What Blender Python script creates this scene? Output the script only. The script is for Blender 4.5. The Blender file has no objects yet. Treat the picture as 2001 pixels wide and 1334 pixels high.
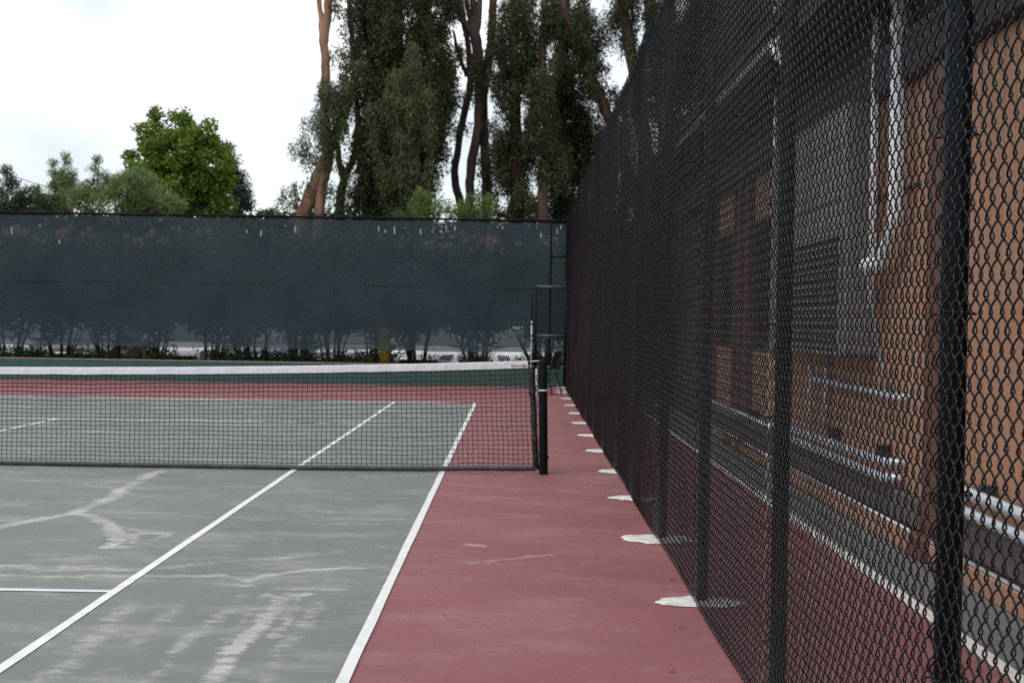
import bpy, math, random
import numpy as np
from mathutils import Vector, Matrix, noise as mnoise

scene = bpy.context.scene
col = scene.collection
random.seed(7)
rng = np.random.default_rng(7)

# ------------------------------------------------------------------ camera
CAM = Vector((0.62225, -14.27618, 1.42051))
YAW, PIT, ROL, FPX = -0.0014894, -0.0136366, 0.0160612, 3018.07
_f = Vector((math.sin(YAW)*math.cos(PIT), math.cos(YAW)*math.cos(PIT), math.sin(PIT)))
_r = Vector((math.cos(YAW), -math.sin(YAW), 0)); _u = _r.cross(_f)
RT = math.cos(ROL)*_r + math.sin(ROL)*_u
UP = -math.sin(ROL)*_r + math.cos(ROL)*_u
FW = _f
cd = bpy.data.cameras.new('camera'); cam = bpy.data.objects.new('camera', cd); col.objects.link(cam)
cam.matrix_world = Matrix(((RT.x, UP.x, -FW.x, CAM.x), (RT.y, UP.y, -FW.y, CAM.y), (RT.z, UP.z, -FW.z, CAM.z), (0, 0, 0, 1)))
cd.sensor_fit = 'HORIZONTAL'; cd.sensor_width = 36; cd.lens = FPX/2001*36
cd.clip_start = 0.05; cd.clip_end = 3000
cd.dof.use_dof = True; cd.dof.focus_distance = 4.4; cd.dof.aperture_fstop = 9.5
scene.camera = cam

# ------------------------------------------------------------------ sky, sun, exposure
SUN_EL, SUN_AZ = math.radians(58), math.radians(215)     # azimuth clockwise from +Y: behind and left of the camera
w = bpy.data.worlds.new('World'); scene.world = w; w.use_nodes = True
nt = w.node_tree; nt.nodes.clear()
out = nt.nodes.new('ShaderNodeOutputWorld'); bg = nt.nodes.new('ShaderNodeBackground')
sky = nt.nodes.new('ShaderNodeTexSky'); sky.sky_type = 'NISHITA'; sky.sun_disc = False
sky.sun_elevation = SUN_EL; sky.sun_rotation = SUN_AZ; sky.air_density = 1.0; sky.dust_density = 0.4
tc = nt.nodes.new('ShaderNodeTexCoord'); mp = nt.nodes.new('ShaderNodeMapping'); mp.inputs['Scale'].default_value = (1, 1, 2.2)
mp.inputs['Location'].default_value = (0.31, 0.2, 0.42)
nz = nt.nodes.new('ShaderNodeTexNoise'); nz.inputs['Scale'].default_value = 4.2; nz.inputs['Detail'].default_value = 3; nz.inputs['Roughness'].default_value = .45
rp = nt.nodes.new('ShaderNodeValToRGB'); rp.color_ramp.elements[0].position = .42; rp.color_ramp.elements[1].position = .62
rp.color_ramp.elements[0].color = (.30, .30, .30, 1); rp.color_ramp.elements[1].color = (1, 1, 1, 1)
mx = nt.nodes.new('ShaderNodeMix'); mx.data_type = 'RGBA'; mx.inputs['B'].default_value = (12.9, 13.0, 13.2, 1)
L = nt.links.new
L(tc.outputs['Generated'], mp.inputs['Vector']); L(mp.outputs['Vector'], nz.inputs['Vector']); L(nz.outputs['Fac'], rp.inputs['Fac'])
L(rp.outputs['Color'], mx.inputs['Factor']); L(sky.outputs['Color'], mx.inputs['A']); L(mx.outputs['Result'], bg.inputs['Color'])
bg.inputs['Strength'].default_value = 0.1; L(bg.outputs['Background'], out.inputs['Surface'])

sd = bpy.data.lights.new('sun', 'SUN'); sd.energy = 1.3; sd.angle = math.radians(25); sd.color = (1, .955, .89)
sun = bpy.data.objects.new('sun', sd); col.objects.link(sun)
_sd = Vector((math.sin(SUN_AZ)*math.cos(SUN_EL), math.cos(SUN_AZ)*math.cos(SUN_EL), math.sin(SUN_EL)))
sun.rotation_euler = _sd.to_track_quat('Z', 'Y').to_euler()
sun.location = (0, 0, 30)

vs = scene.view_settings
scene.display_settings.display_device = 'sRGB'
vs.view_transform = 'Standard'; vs.look = 'None'; vs.exposure = 0.08; vs.gamma = 1.0; vs.use_curve_mapping = False
scene.cycles.max_bounces = 6; scene.cycles.transparent_max_bounces = 12
scene.cycles.diffuse_bounces = 3; scene.cycles.glossy_bounces = 3; scene.cycles.transmission_bounces = 3
scene.cycles.use_adaptive_sampling = True; scene.cycles.adaptive_threshold = 0.006
scene.cycles.use_denoising = False

# ------------------------------------------------------------------ helpers
def at(px, py, Y):
    d = FW + RT*((px-1000.5)/FPX) - UP*((py-667)/FPX)
    return CAM + d*((Y-CAM.y)/d.y)

class MB:
    def __init__(s): s.v = []; s.f = []
    def add(s, vs, fs):
        o = len(s.v); s.v += [tuple(p) for p in vs]; s.f += [tuple(i+o for i in f) for f in fs]; return s
    def box(s, x0, x1, y0, y1, z0, z1, b=0.0):
        if b <= 0:
            return s.add([(x0,y0,z0),(x1,y0,z0),(x1,y1,z0),(x0,y1,z0),(x0,y0,z1),(x1,y0,z1),(x1,y1,z1),(x0,y1,z1)],
                         [(3,2,1,0),(4,5,6,7),(0,1,5,4),(1,2,6,5),(2,3,7,6),(3,0,4,7)])
        V = []
        for (sx, X) in ((1, x0), (-1, x1)):
            for (sy, Y) in ((1, y0), (-1, y1)):
                for (sz, Z) in ((1, z0), (-1, z1)):
                    V += [(X, Y+sy*b, Z+sz*b), (X+sx*b, Y, Z+sz*b), (X+sx*b, Y+sy*b, Z)]
        def i(a, c, d, k): return ((a*2+c)*2+d)*3+k
        F = []
        for a in (0, 1):
            F.append([i(a,0,0,0), i(a,1,0,0), i(a,1,1,0), i(a,0,1,0)])
            F.append([i(0,a,0,1), i(1,a,0,1), i(1,a,1,1), i(0,a,1,1)])
            F.append([i(0,0,a,2), i(1,0,a,2), i(1,1,a,2), i(0,1,a,2)])
        for a in (0, 1):
            for c in (0, 1):
                F.append([i(a,c,0,0), i(a,c,1,0), i(a,c,1,1), i(a,c,0,1)])
                F.append([i(a,0,c,0), i(a,1,c,0), i(a,1,c,2), i(a,0,c,2)])
                F.append([i(0,a,c,1), i(1,a,c,1), i(1,a,c,2), i(0,a,c,2)])
                for d in (0, 1): F.append([i(a,c,d,0), i(a,c,d,1), i(a,c,d,2)])
        s.add(V, F); s.fix = True
        return s
    def tube(s, pts, r, n=8, cap=True):
        pts = [Vector(p) for p in pts]
        rs = r if isinstance(r, (list, tuple)) else [r]*len(pts)
        t0 = (pts[1]-pts[0]).normalized()
        a = t0.orthogonal().normalized(); rings = []
        for i, p in enumerate(pts):
            t = ((pts[min(i+1, len(pts)-1)]-pts[max(i-1, 0)])).normalized()
            a = (a - t*a.dot(t)).normalized(); b = t.cross(a)
            rings.append([p + (a*math.cos(k*2*math.pi/n) + b*math.sin(k*2*math.pi/n))*rs[i] for k in range(n)])
        V = [v for ring in rings for v in ring]; F = []
        for i in range(len(pts)-1):
            for k in range(n):
                k2 = (k+1) % n
                F.append((i*n+k, i*n+k2, (i+1)*n+k2, (i+1)*n+k))
        if cap:
            F.append(tuple(range(n-1, -1, -1))); F.append(tuple((len(pts)-1)*n+k for k in range(n)))
        return s.add(V, F)
    def prism(s, poly, axis, a0, a1):
        n = len(poly)
        def P(q, c):
            return {'x': (c, q[0], q[1]), 'y': (q[0], c, q[1]), 'z': (q[0], q[1], c)}[axis]
        V = [P(q, a0) for q in poly]+[P(q, a1) for q in poly]
        F = [tuple(range(n-1, -1, -1)), tuple(range(n, 2*n))]+[(i, (i+1) % n, n+(i+1) % n, n+i) for i in range(n)]
        s.fix = True
        return s.add(V, F)
    def build(s, name, mat, parent=None, smooth=False, keep=None):
        me = bpy.data.meshes.new(name); me.from_pydata(s.v, [], s.f)
        if getattr(s, 'fix', False):
            import bmesh
            bm = bmesh.new(); bm.from_mesh(me); bmesh.ops.recalc_face_normals(bm, faces=bm.faces); bm.to_mesh(me); bm.free()
        return link(name, me, mat, parent, smooth)

def link(name, me, mat, parent=None, smooth=False):
    if mat is not None and len(me.materials) == 0: me.materials.append(mat)
    if smooth: me.polygons.foreach_set('use_smooth', [True]*len(me.polygons))
    o = bpy.data.objects.new(name, me); col.objects.link(o)
    if parent is not None:
        o.parent = parent
        if parent.get('_world'):
            o.location = -Vector(parent['_world'])
    return o

def thing(name, label, cat, loc=(0, 0, 0), group=None, world=True, kind=None):
    o = bpy.data.objects.new(name, None); col.objects.link(o); o.location = loc
    o.empty_display_size = .1
    if world: o['_world'] = list(loc)
    tag(o, label, cat, group, kind); return o

def tag(o, label=None, cat=None, group=None, kind=None):
    if label: o['label'] = label
    if cat: o['category'] = cat
    if group: o['group'] = group
    if kind: o['kind'] = kind
    return o

def stuffpart(o): o['kind'] = 'stuff'; return o

def npmesh(name, V, F, quads=True):
    """V (n,3), F (m,k) arrays -> mesh, fast"""
    me = bpy.data.meshes.new(name)
    V = np.asarray(V, np.float32); F = np.asarray(F, np.int32); k = F.shape[1]
    me.vertices.add(len(V)); me.vertices.foreach_set('co', V.ravel())
    me.loops.add(F.size); me.loops.foreach_set('vertex_index', F.ravel())
    me.polygons.add(len(F)); me.polygons.foreach_set('loop_start', np.arange(0, F.size, k, dtype=np.int32))
    me.update(calc_edges=True); me.validate()
    return me

def tubes_np(P, r, n):
    """P (m, k, 3): m polylines of k points -> tube verts/faces (frames from the mean tangent, no twist)"""
    m, k, _ = P.shape
    T = np.gradient(P, axis=1); T /= np.linalg.norm(T, axis=2, keepdims=True)+1e-12
    ref = np.zeros_like(T); ref[..., 1] = 1.0
    par = np.abs((T*ref).sum(2)) > .95
    ref[par] = (1, 0, 0)
    A = np.cross(T, ref); A /= np.linalg.norm(A, axis=2, keepdims=True)+1e-12
    B = np.cross(T, A)
    ang = np.arange(n)*2*np.pi/n
    rr = np.broadcast_to(np.asarray(r, float), (m, k))[..., None, None]
    V = P[:, :, None, :] + rr*(A[:, :, None, :]*np.cos(ang)[None, None, :, None] + B[:, :, None, :]*np.sin(ang)[None, None, :, None])
    idx = np.arange(m*k*n).reshape(m, k, n)
    a = idx[:, :-1, :]; b = np.roll(idx, -1, 2)[:, :-1, :]; c = np.roll(idx, -1, 2)[:, 1:, :]; d = idx[:, 1:, :]
    F = np.stack([a, b, c, d], -1).reshape(-1, 4)
    return V.reshape(-1, 3), F

# ------------------------------------------------------------------ materials
def mat(name, base, rough=.6, metal=0., var=.12, scale=6., detail=4, bump=0., bscale=40., spec=.5, stretch=(1, 1, 1), trans=0.):
    m = bpy.data.materials.new(name); m.use_nodes = True
    n = m.node_tree.nodes; l = m.node_tree.links.new; bs = n['Principled BSDF']
    bs.inputs['Roughness'].default_value = rough; bs.inputs['Metallic'].default_value = metal
    bs.inputs['Specular IOR Level'].default_value = spec
    t = n.new('ShaderNodeTexCoord'); mpn = n.new('ShaderNodeMapping'); mpn.inputs['Scale'].default_value = stretch
    l(t.outputs['Object'], mpn.inputs['Vector'])
    z = n.new('ShaderNodeTexNoise'); z.inputs['Scale'].default_value = scale; z.inputs['Detail'].default_value = detail
    l(mpn.outputs['Vector'], z.inputs['Vector'])
    r = n.new('ShaderNodeValToRGB')
    r.color_ramp.elements[0].position = .3; r.color_ramp.elements[1].position = .7
    r.color_ramp.elements[0].color = tuple(max(0, c*(1-var)) for c in base)+(1,)
    r.color_ramp.elements[1].color = tuple(min(1, c*(1+var)) for c in base)+(1,)
    l(z.outputs['Fac'], r.inputs['Fac']); l(r.outputs['Color'], bs.inputs['Base Color'])
    if bump:
        zb = n.new('ShaderNodeTexNoise'); zb.inputs['Scale'].default_value = bscale; zb.inputs['Detail'].default_value = 3
        l(mpn.outputs['Vector'], zb.inputs['Vector'])
        bn = n.new('ShaderNodeBump'); bn.inputs['Strength'].default_value = bump; bn.inputs['Distance'].default_value = .01
        l(zb.outputs['Fac'], bn.inputs['Height']); l(bn.outputs['Normal'], bs.inputs['Normal'])
    return m

def leafmat(name, dark, light, transl=.35, rough=.5):
    m = bpy.data.materials.new(name); m.use_nodes = True
    n = m.node_tree.nodes; l = m.node_tree.links.new; bs = n['Principled BSDF']; o = n['Material Output']
    at_ = n.new('ShaderNodeAttribute'); at_.attribute_name = 'tint'
    r = n.new('ShaderNodeValToRGB')
    r.color_ramp.elements[0].color = tuple(dark)+(1,); r.color_ramp.elements[1].color = tuple(light)+(1,)
    l(at_.outputs['Fac'], r.inputs['Fac']); l(r.outputs['Color'], bs.inputs['Base Color'])
    bs.inputs['Roughness'].default_value = rough; bs.inputs['Specular IOR Level'].default_value = .35
    tr = n.new('ShaderNodeBsdfTranslucent'); l(r.outputs['Color'], tr.inputs['Color'])
    ms = n.new('ShaderNodeMixShader'); ms.inputs[0].default_value = transl
    l(bs.outputs[0], ms.inputs[1]); l(tr.outputs[0], ms.inputs[2]); l(ms.outputs[0], o.inputs['Surface'])
    return m

M = {}
M['ground'] = mat('asphalt_ground', (.05, .05, .05), 1.0, var=.25, scale=3, spec=0.0)
M['strip'] = mat('grey_strip', (.150, .150, .140), .85, var=.14, scale=4, bump=.2, bscale=150)
M['line'] = mat('court_line_paint', (.79, .795, .78), .6, var=.11, scale=9, detail=9, bump=.05, bscale=200)
M['line_thin'] = mat('pale_line_paint', (.70, .72, .78), .6, var=.06, scale=12, detail=6)
M['edge_line'] = mat('edge_line_paint', (.70, .69, .64), .7, var=.16, scale=9, detail=6)
M['patch'] = mat('footing_concrete', (.70, .69, .65), .85, var=.22, scale=12, detail=6, bump=.4, bscale=90)
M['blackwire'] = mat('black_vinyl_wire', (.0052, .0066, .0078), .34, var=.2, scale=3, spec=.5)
M['blackpost'] = mat('black_coated_steel', (.0052, .0064, .0085), .45, var=.25, scale=5, spec=.26)
M['farblack'] = mat('dark_painted_steel', (.007, .008, .010), .6, var=.2, scale=4, spec=.2)
M['netcord'] = mat('net_twine', (.012, .014, .016), .7, var=.2, scale=8)
M['netband'] = mat('white_vinyl_band', (.76, .76, .79), .55, var=.05, scale=10, detail=5, bump=.75, bscale=16, stretch=(1, 1, .5))
M['nettape'] = mat('dark_net_tape', (.045, .048, .056), .5, var=.35, scale=7, detail=5, bump=.4, bscale=18)
M['sidetape'] = mat('black_side_tape', (.009, .010, .012), .5, var=.3, scale=12, bump=.5, bscale=26)
M['lace'] = mat('rust_brown_lace', (.20, .085, .035), .7, var=.3, scale=40)
M['postblack'] = mat('net_post_paint', (.006, .0065, .008), .65, var=.2, scale=6, spec=.15)
M['whitepl'] = mat('white_plastic', (.72, .72, .72), .5, var=.06, scale=20)
M['siding'] = mat('orange_brown_siding', (.44, .232, .135), .75, var=.13, scale=2.2, detail=7, bump=.12, bscale=30, stretch=(9, 9, .55))
M['backing'] = mat('dark_brown_wall', (.055, .034, .026), .8, var=.2, scale=3)
M['gaterail'] = mat('grey_highlight_rail', (.075, .078, .084), .42, var=.2, scale=6)  # gate rails lightened: the highlight along them is put into the colour
M['trim'] = mat('red_brown_trim', (.150, .052, .030), .7, var=.2, scale=3, detail=6, bump=.12, bscale=30, stretch=(8, 8, .6))
M['darkwood'] = mat('dark_brown_soffit', (.022, .014, .011), .8, var=.3, scale=3, detail=5)
M['header'] = mat('dark_grey_header', (.024, .022, .022), .8, var=.15, scale=3)
M['ledge'] = mat('grey_brown_ledge', (.125, .105, .092), .8, var=.16, scale=3, detail=6, stretch=(6, .6, 6), bump=.1, bscale=30)
M['gutter'] = mat('white_gutter', (.50, .50, .48), .5, var=.1, scale=6)
M['conduit'] = mat('galvanised_conduit', (.60, .66, .69), .38, metal=.35, var=.08, scale=14)
M['conduit_white'] = mat('white_painted_pipe', (.88, .91, .93), .45, var=.04, scale=12)
M['bracket'] = mat('dark_steel_bracket', (.045, .05, .055), .5, metal=.4)
M['cabinet'] = mat('grey_cabinet_paint', (.205, .198, .194), .6, var=.08, scale=4, spec=.3)
M['louvre'] = mat('dark_louvre_metal', (.055, .046, .042), .5, var=.2, scale=5)
M['glass'] = mat('dark_window_glass', (.012, .013, .015), .06, var=.1)
M['lowwall'] = mat('green_painted_wall', (.034, .092, .080), .75, var=.14, scale=5, detail=6, bump=.2, bscale=60)
M['wallcap'] = mat('bare_wall_cap', (.34, .27, .22), .85, var=.2, scale=8)
M['chairblack'] = mat('black_chair_plastic', (.016, .017, .024), .55, var=.2)
M['tyre'] = mat('tyre_rubber', (.012, .012, .012), .85, var=.2)
M['rim'] = mat('alloy_rim', (.45, .46, .47), .35, metal=.8)
M['carglass'] = mat('car_glass', (.12, .14, .145), .05, spec=1.0, var=.05)  # base lightened to stand in for bright sky mirrored in the panes
M['lamp'] = mat('headlamp_lens', (.75, .77, .8), .12, spec=.8, var=.1, scale=20)
M['redlamp'] = mat('tail_lamp_lens', (.35, .02, .02), .2, var=.1)
M['plate'] = mat('number_plate', (.7, .7, .68), .5)
M['carblack'] = mat('black_trim', (.015, .015, .015), .6)
M['yellow'] = mat('yellow_bollard_paint', (.52, .33, .05), .7, var=.35, scale=9, detail=6)
M['orange_cap'] = mat('orange_terracotta', (.45, .16, .06), .7)
M['bark_pale'] = mat('pale_gum_bark', (.265, .145, .092), .8, var=.55, scale=1.1, detail=6, stretch=(2.4, 2.4, .35), bump=.3, bscale=8)
M['bark_rust'] = mat('rust_gum_bark', (.080, .044, .031), .85, var=.65, scale=1.2, detail=6, stretch=(2.6, 2.6, .35), bump=.3, bscale=8)
M['bark_dark'] = mat('dark_bark', (.065, .047, .040), .9, var=.45, scale=1.4, detail=6, stretch=(2.6, 2.6, .4), bump=.3, bscale=8)
M['stem'] = mat('brown_shrub_stem', (.045, .026, .020), .85, var=.3, scale=8)
M['euc'] = leafmat('gum_leaf', (.016, .026, .012), (.104, .124, .050), .30)
M['euc_light'] = leafmat('gum_leaf_light', (.036, .054, .020), (.165, .190, .075), .34)
M['maple'] = leafmat('bright_green_leaf', (.065, .125, .013), (.280, .375, .060), .50)
M['conifer'] = leafmat('dark_green_needle', (.018, .034, .014), (.060, .085, .040), .15)
M['willow'] = leafmat('feathery_green_leaf', (.090, .140, .045), (.270, .340, .125), .42)
M['yellowbush'] = leafmat('yellow_green_leaf', (.075, .120, .022), (.230, .310, .075), .45)
M['oleander'] = leafmat('oleander_leaf', (.028, .056, .018), (.120, .180, .062), .3)
M['flower'] = leafmat('pink_oleander_flower', (.52, .20, .27), (.85, .50, .56), .3)
M['dryleaf'] = mat('dry_brown_leaf', (.22, .11, .045), .8, var=.35, scale=60)
M['pebble'] = mat('dark_pebble', (.06, .045, .04), .9, var=.3, scale=60)

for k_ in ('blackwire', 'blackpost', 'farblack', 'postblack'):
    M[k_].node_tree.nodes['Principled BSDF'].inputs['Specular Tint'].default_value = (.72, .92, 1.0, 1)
M['cable_grey'] = mat('grey_cable_sheath', (.16, .165, .17), .5)

def screen_mat():
    m = bpy.data.materials.new('windscreen_mesh_cloth'); m.use_nodes = True
    n = m.node_tree.nodes; l = m.node_tree.links.new; bs = n['Principled BSDF']; o = n['Material Output']
    t = n.new('ShaderNodeTexCoord')
    z = n.new('ShaderNodeTexNoise'); z.inputs['Scale'].default_value = .9; z.inputs['Detail'].default_value = 4
    l(t.outputs['Object'], z.inputs['Vector'])
    r = n.new('ShaderNodeValToRGB')
    r.color_ramp.elements[0].color = (.028, .045, .054, 1); r.color_ramp.elements[1].color = (.038, .059, .069, 1)
    r.color_ramp.elements[0].position = .35; r.color_ramp.elements[1].position = .65
    l(z.outputs['Fac'], r.inputs['Fac']); l(r.outputs['Color'], bs.inputs['Base Color'])
    bs.inputs['Roughness'].default_value = .8; bs.inputs['Specular IOR Level'].default_value = .2
    tr = n.new('ShaderNodeBsdfTransparent')
    ms = n.new('ShaderNodeMixShader'); ms.inputs[0].default_value = .79
    l(tr.outputs[0], ms.inputs[1]); l(bs.outputs[0], ms.inputs[2]); l(ms.outputs[0], o.inputs['Surface'])
    return m
M['screen'] = screen_mat()

def court_mat(name, base, base2, worn, streak_amt):
    m = bpy.data.materials.new(name); m.use_nodes = True
    n = m.node_tree.nodes; l = m.node_tree.links.new; bs = n['Principled BSDF']
    t = n.new('ShaderNodeTexCoord')
    def noise(scale, detail, st=(1, 1, 1), rough=.5):
        mp_ = n.new('ShaderNodeMapping'); mp_.inputs['Scale'].default_value = st; l(t.outputs['Object'], mp_.inputs['Vector'])
        z = n.new('ShaderNodeTexNoise'); z.inputs['Scale'].default_value = scale; z.inputs['Detail'].default_value = detail
        z.inputs['Roughness'].default_value = rough; l(mp_.outputs['Vector'], z.inputs['Vector']); return z.outputs['Fac']
    def ramp(f, p0, p1, c0=(0, 0, 0, 1), c1=(1, 1, 1, 1)):
        r = n.new('ShaderNodeValToRGB'); r.color_ramp.elements[0].position = p0; r.color_ramp.elements[1].position = p1
        r.color_ramp.elements[0].color = c0; r.color_ramp.elements[1].color = c1; l(f, r.inputs['Fac']); return r.outputs['Color']
    def math_(op, a, b, clamp=False):
        q = n.new('ShaderNodeMath'); q.operation = op; q.use_clamp = clamp
        for i, s in enumerate((a, b)):
            if isinstance(s, (int, float)): q.inputs[i].default_value = s
            else: l(s, q.inputs[i])
        return q.outputs[0]
    def mixc(f, a, b):
        q = n.new('ShaderNodeMix'); q.data_type = 'RGBA'
        l(f, q.inputs['Factor']); l(a, q.inputs['A'])
        if isinstance(b, tuple): q.inputs['B'].default_value = b
        else: l(b, q.inputs['B'])
        return q.outputs['Result']
    basec = ramp(noise(.55, 5, rough=.6), .32, .68, base+(1,), base2+(1,))
    wa = n.new('ShaderNodeAttribute'); wa.attribute_name = 'wear'
    brush = ramp(noise(5, 6, (1, 2.4, 1), .65), .25, .75)          # broken by brush-like streaks
    fine = ramp(noise(34, 4, (.6, 1.6, 1), .6), .32, .68)
    rag = ramp(noise(9, 12, (.75, 1.35, 1), .80), .38, .62)
    wm = ramp(math_('MULTIPLY', wa.outputs['Fac'], math_('ADD', .28, math_('MULTIPLY', rag, 1.2))), .26, .70)
    wm = math_('MULTIPLY', wm, math_('ADD', .42, math_('MULTIPLY', ramp(noise(2.6, 6, rough=.6), .35, .65), .62)), True)
    wm = math_('MULTIPLY', wm, math_('ADD', .66, math_('MULTIPLY', fine, .42)), True)
    film = math_('MULTIPLY', ramp(noise(1.3, 10, (.75, 1.5, 1), .76), .49, .70), streak_amt)
    c = mixc(film, basec, worn+(1,)); c = mixc(wm, c, worn+(1,))
    grit = ramp(noise(260, 2), .3, .7, (.90, .90, .90, 1), (1.08, 1.08, 1.08, 1))
    q = n.new('ShaderNodeMix'); q.data_type = 'RGBA'; q.blend_type = 'MULTIPLY'; q.inputs['Factor'].default_value = 1
    l(c, q.inputs['A']); l(grit, q.inputs['B']); l(q.outputs['Result'], bs.inputs['Base Color'])
    bs.inputs['Roughness'].default_value = .72; bs.inputs['Specular IOR Level'].default_value = .3
    bn = n.new('ShaderNodeBump'); bn.inputs['Strength'].default_value = .12; bn.inputs['Distance'].default_value = .004
    l(noise(180, 3), bn.inputs['Height']); l(bn.outputs['Normal'], bs.inputs['Normal'])
    return m
M['green'] = court_mat('court_green_acrylic', (.160, .182, .166), (.199, .221, .203), (.56, .53, .49), .42)
M['red'] = court_mat('court_red_acrylic', (.243, .084, .087), (.296, .115, .117), (.54, .42, .39), .22)

# ------------------------------------------------------------------ setting: ground and court
def sheet(name, xs, ys, z, m, wear=None, thick=None):
    X, Y = np.meshgrid(xs, ys, indexing='ij'); nx, ny = X.shape
    V = np.stack([X, Y, np.full_like(X, z)], -1).reshape(-1, 3)
    I = np.arange(nx*ny).reshape(nx, ny)
    F = np.stack([I[:-1, :-1], I[1:, :-1], I[1:, 1:], I[:-1, 1:]], -1).reshape(-1, 4)
    me = npmesh(name, V, F)
    if wear is not None:
        A = me.attributes.new('wear', 'FLOAT', 'POINT'); A.data.foreach_set('value', wear(V[:, 0], V[:, 1]).astype(np.float32))
    return link(name, me, m)

def poly_wear(lines):
    def fn(X, Y):
        out_ = np.zeros_like(X)
        X0, Y0 = X, Y
        def wv(a, b_, c, d): return np.sin(a*X0+b_*Y0+c)*np.cos(d*X0-.7*b_*Y0+1.3*c)
        X = X0+.020*wv(7, 3.1, .3, 4)+.014*wv(19, 9, 1.7, 23)+.008*wv(47, 31, .9, 53)
        Y = Y0+.040*wv(4, 5.3, 2.1, 6)+.028*wv(17, 15, .4, 11)
        mod = np.clip(.95+.35*wv(3.1, 2.3, .8, 2.2)+.30*wv(9, 6.1, 2.4, 8), .5, 1.2)
        for pts, wd, amt in lines:
            best = np.full_like(X, 1e9)
            for (ax, ay), (bx, by) in zip(pts[:-1], pts[1:]):
                dx, dy = bx-ax, by-ay; t = np.clip(((X-ax)*dx+(Y-ay)*dy)/(dx*dx+dy*dy+1e-9), 0, 1)
                best = np.minimum(best, np.hypot(X-ax-t*dx, (Y-ay-t*dy)*.55))
            out_ = np.maximum(out_, amt*mod*np.exp(-(best/(wd*1.2))**2))
        return out_
    return fn

GW = poly_wear([
    ([(-2.59, -.35), (-2.56, -1.14), (-2.48, -2.21), (-2.46, -2.94), (-2.49, -3.39), (-2.6, -3.6), (-2.69, -3.88), (-2.76, -4.1), (-3.0, -4.3)], .055, .95),
    ([(-2.49, -3.39), (-2.36, -3.4), (-2.14, -3.81), (-1.96, -4.25), (-1.85, -4.47), (-1.8, -4.87)], .05, .9),
    ([(-1.85, -4.47), (-1.79, -4.3), (-1.6, -4.25)], .03, .8),
    ([(-1.84, -4.91), (-1.69, -4.9), (-1.79, -4.3)], .03, .75), ([(-1.84, -4.91), (-1.9, -4.5)], .025, .6),
    ([(-2.05, -4.9), (-1.98, -4.4)], .06, .35), ([(-1.66, -4.9), (-1.6, -4.3)], .05, .4),
    ([(-2.6, -5.98), (-2.13, -5.98), (-1.85, -5.98), (-1.5, -5.96), (-1.23, -5.92), (-.98, -5.91), (-.8, -6.01)], .03, .85),
    ([(-2.6, -5.72), (-1.5, -5.7)], .08, .45),
    ([(-.8, -6.01), (-.62, -5.71), (-.35, -5.57), (-.09, -5.47)], .03, .85),
    ([(-1.33, -5.6), (-1.08, -5.43), (-.7, -5.2), (-.42, -4.97)], .05, .5),
    ([(-.51, -6.45), (-.51, -6.79), (-.53, -7.29), (-.54, -7.73), (-.55, -8.6)], .045, 1.0),
    ([(-.74, -6.47), (-.76, -6.95), (-.78, -7.54), (-.78, -8.04), (-.77, -8.6)], .05, .62),
    ([(-.33, -6.64), (-.34, -7.61), (-.3, -8.6)], .05, .45),
    ([(-1.23, -6.72), (-1.18, -7.46), (-1.17, -8.6)], .09, .45), ([(-1.0, -6.7), (-.98, -8.6)], .08, .4),
    ([(-.62, -6.4), (-.64, -8.6)], .03, .42), ([(-.43, -6.4), (-.42, -7.4)], .03, .6),
    ([(-.88, -6.15), (-.75, -6.13)], .03, .8), ([(-.60, -6.2), (-.25, -6.25)], .02, .6), ([(-.62, -6.44), (-.40, -6.44)], .02, .8),
    ([(-1.3, -3.9), (-.9, -4.1)], .08, .25), ([(-2.1, -2.0), (-1.5, -2.1)], .10, .22), ([(-3.6, -1.6), (-3.0, -1.7)], .08, .2),
    ([(-3.4, -3.0), (-3.0, -5.2)], .06, .35), ([(-2.0, -4.0), (-1.7, -4.3)], .025, .5), ([(-.9, -4.4), (-.8, -4.9), (-.5, -5.1)], .06, .3)])
RW = poly_wear([([(.25, -5.23), (.51, -5.15), (.75, -5.0), (.92, -4.9)], .012, .9), ([(.35, -4.49), (.45, -4.55)], .03, .8),
                ([(.72, -.1), (.80, -.25)], .02, .7), ([(.5, -.02), (.62, -.1)], .015, .6), ([(1.2, -4.6), (1.35, -4.75)], .012, .4),
                ([(.2, -3.9), (.3, -4.1)], .02, .4), ([(.95, -5.9), (1.25, -6.0)], .01, .3)])
fineX = np.unique(np.concatenate([np.linspace(-10.973, -4.4, 24), np.arange(-4.4, 0, .03), [0.0]]))
fineY = np.unique(np.concatenate([np.linspace(-11.885, -9.4, 6), np.arange(-9.4, -.1, .045), np.linspace(-.1, 11.885, 24)]))

gr = sheet('ground', np.linspace(-900, 900, 9), np.linspace(-900, 900, 9), -.16, M['ground']); tag(gr, 'dark asphalt ground of the car park beyond the fence', kind='structure')
rx = np.unique(np.concatenate([np.linspace(-16, -.3, 16), np.arange(-.3, 1.6, .03), [2.66]]))
ry = np.unique(np.concatenate([np.linspace(-22, -9.4, 8), np.arange(-9.4, .4, .05), np.linspace(.4, 18.72, 24)]))
court = sheet('court_surface', rx, ry, 0.0, M['red'], RW); tag(court, 'red acrylic surround of the tennis court', kind='structure')
m_ = MB().box(-16, 3.2, -22, 18.9, -.17, -.012).build('slab', M['strip'], court)
play = sheet('playing_area', fineX, fineY, .004, M['green'], GW)
tag(play, 'worn grey green playing area with pale scuffs', kind='structure')

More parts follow.
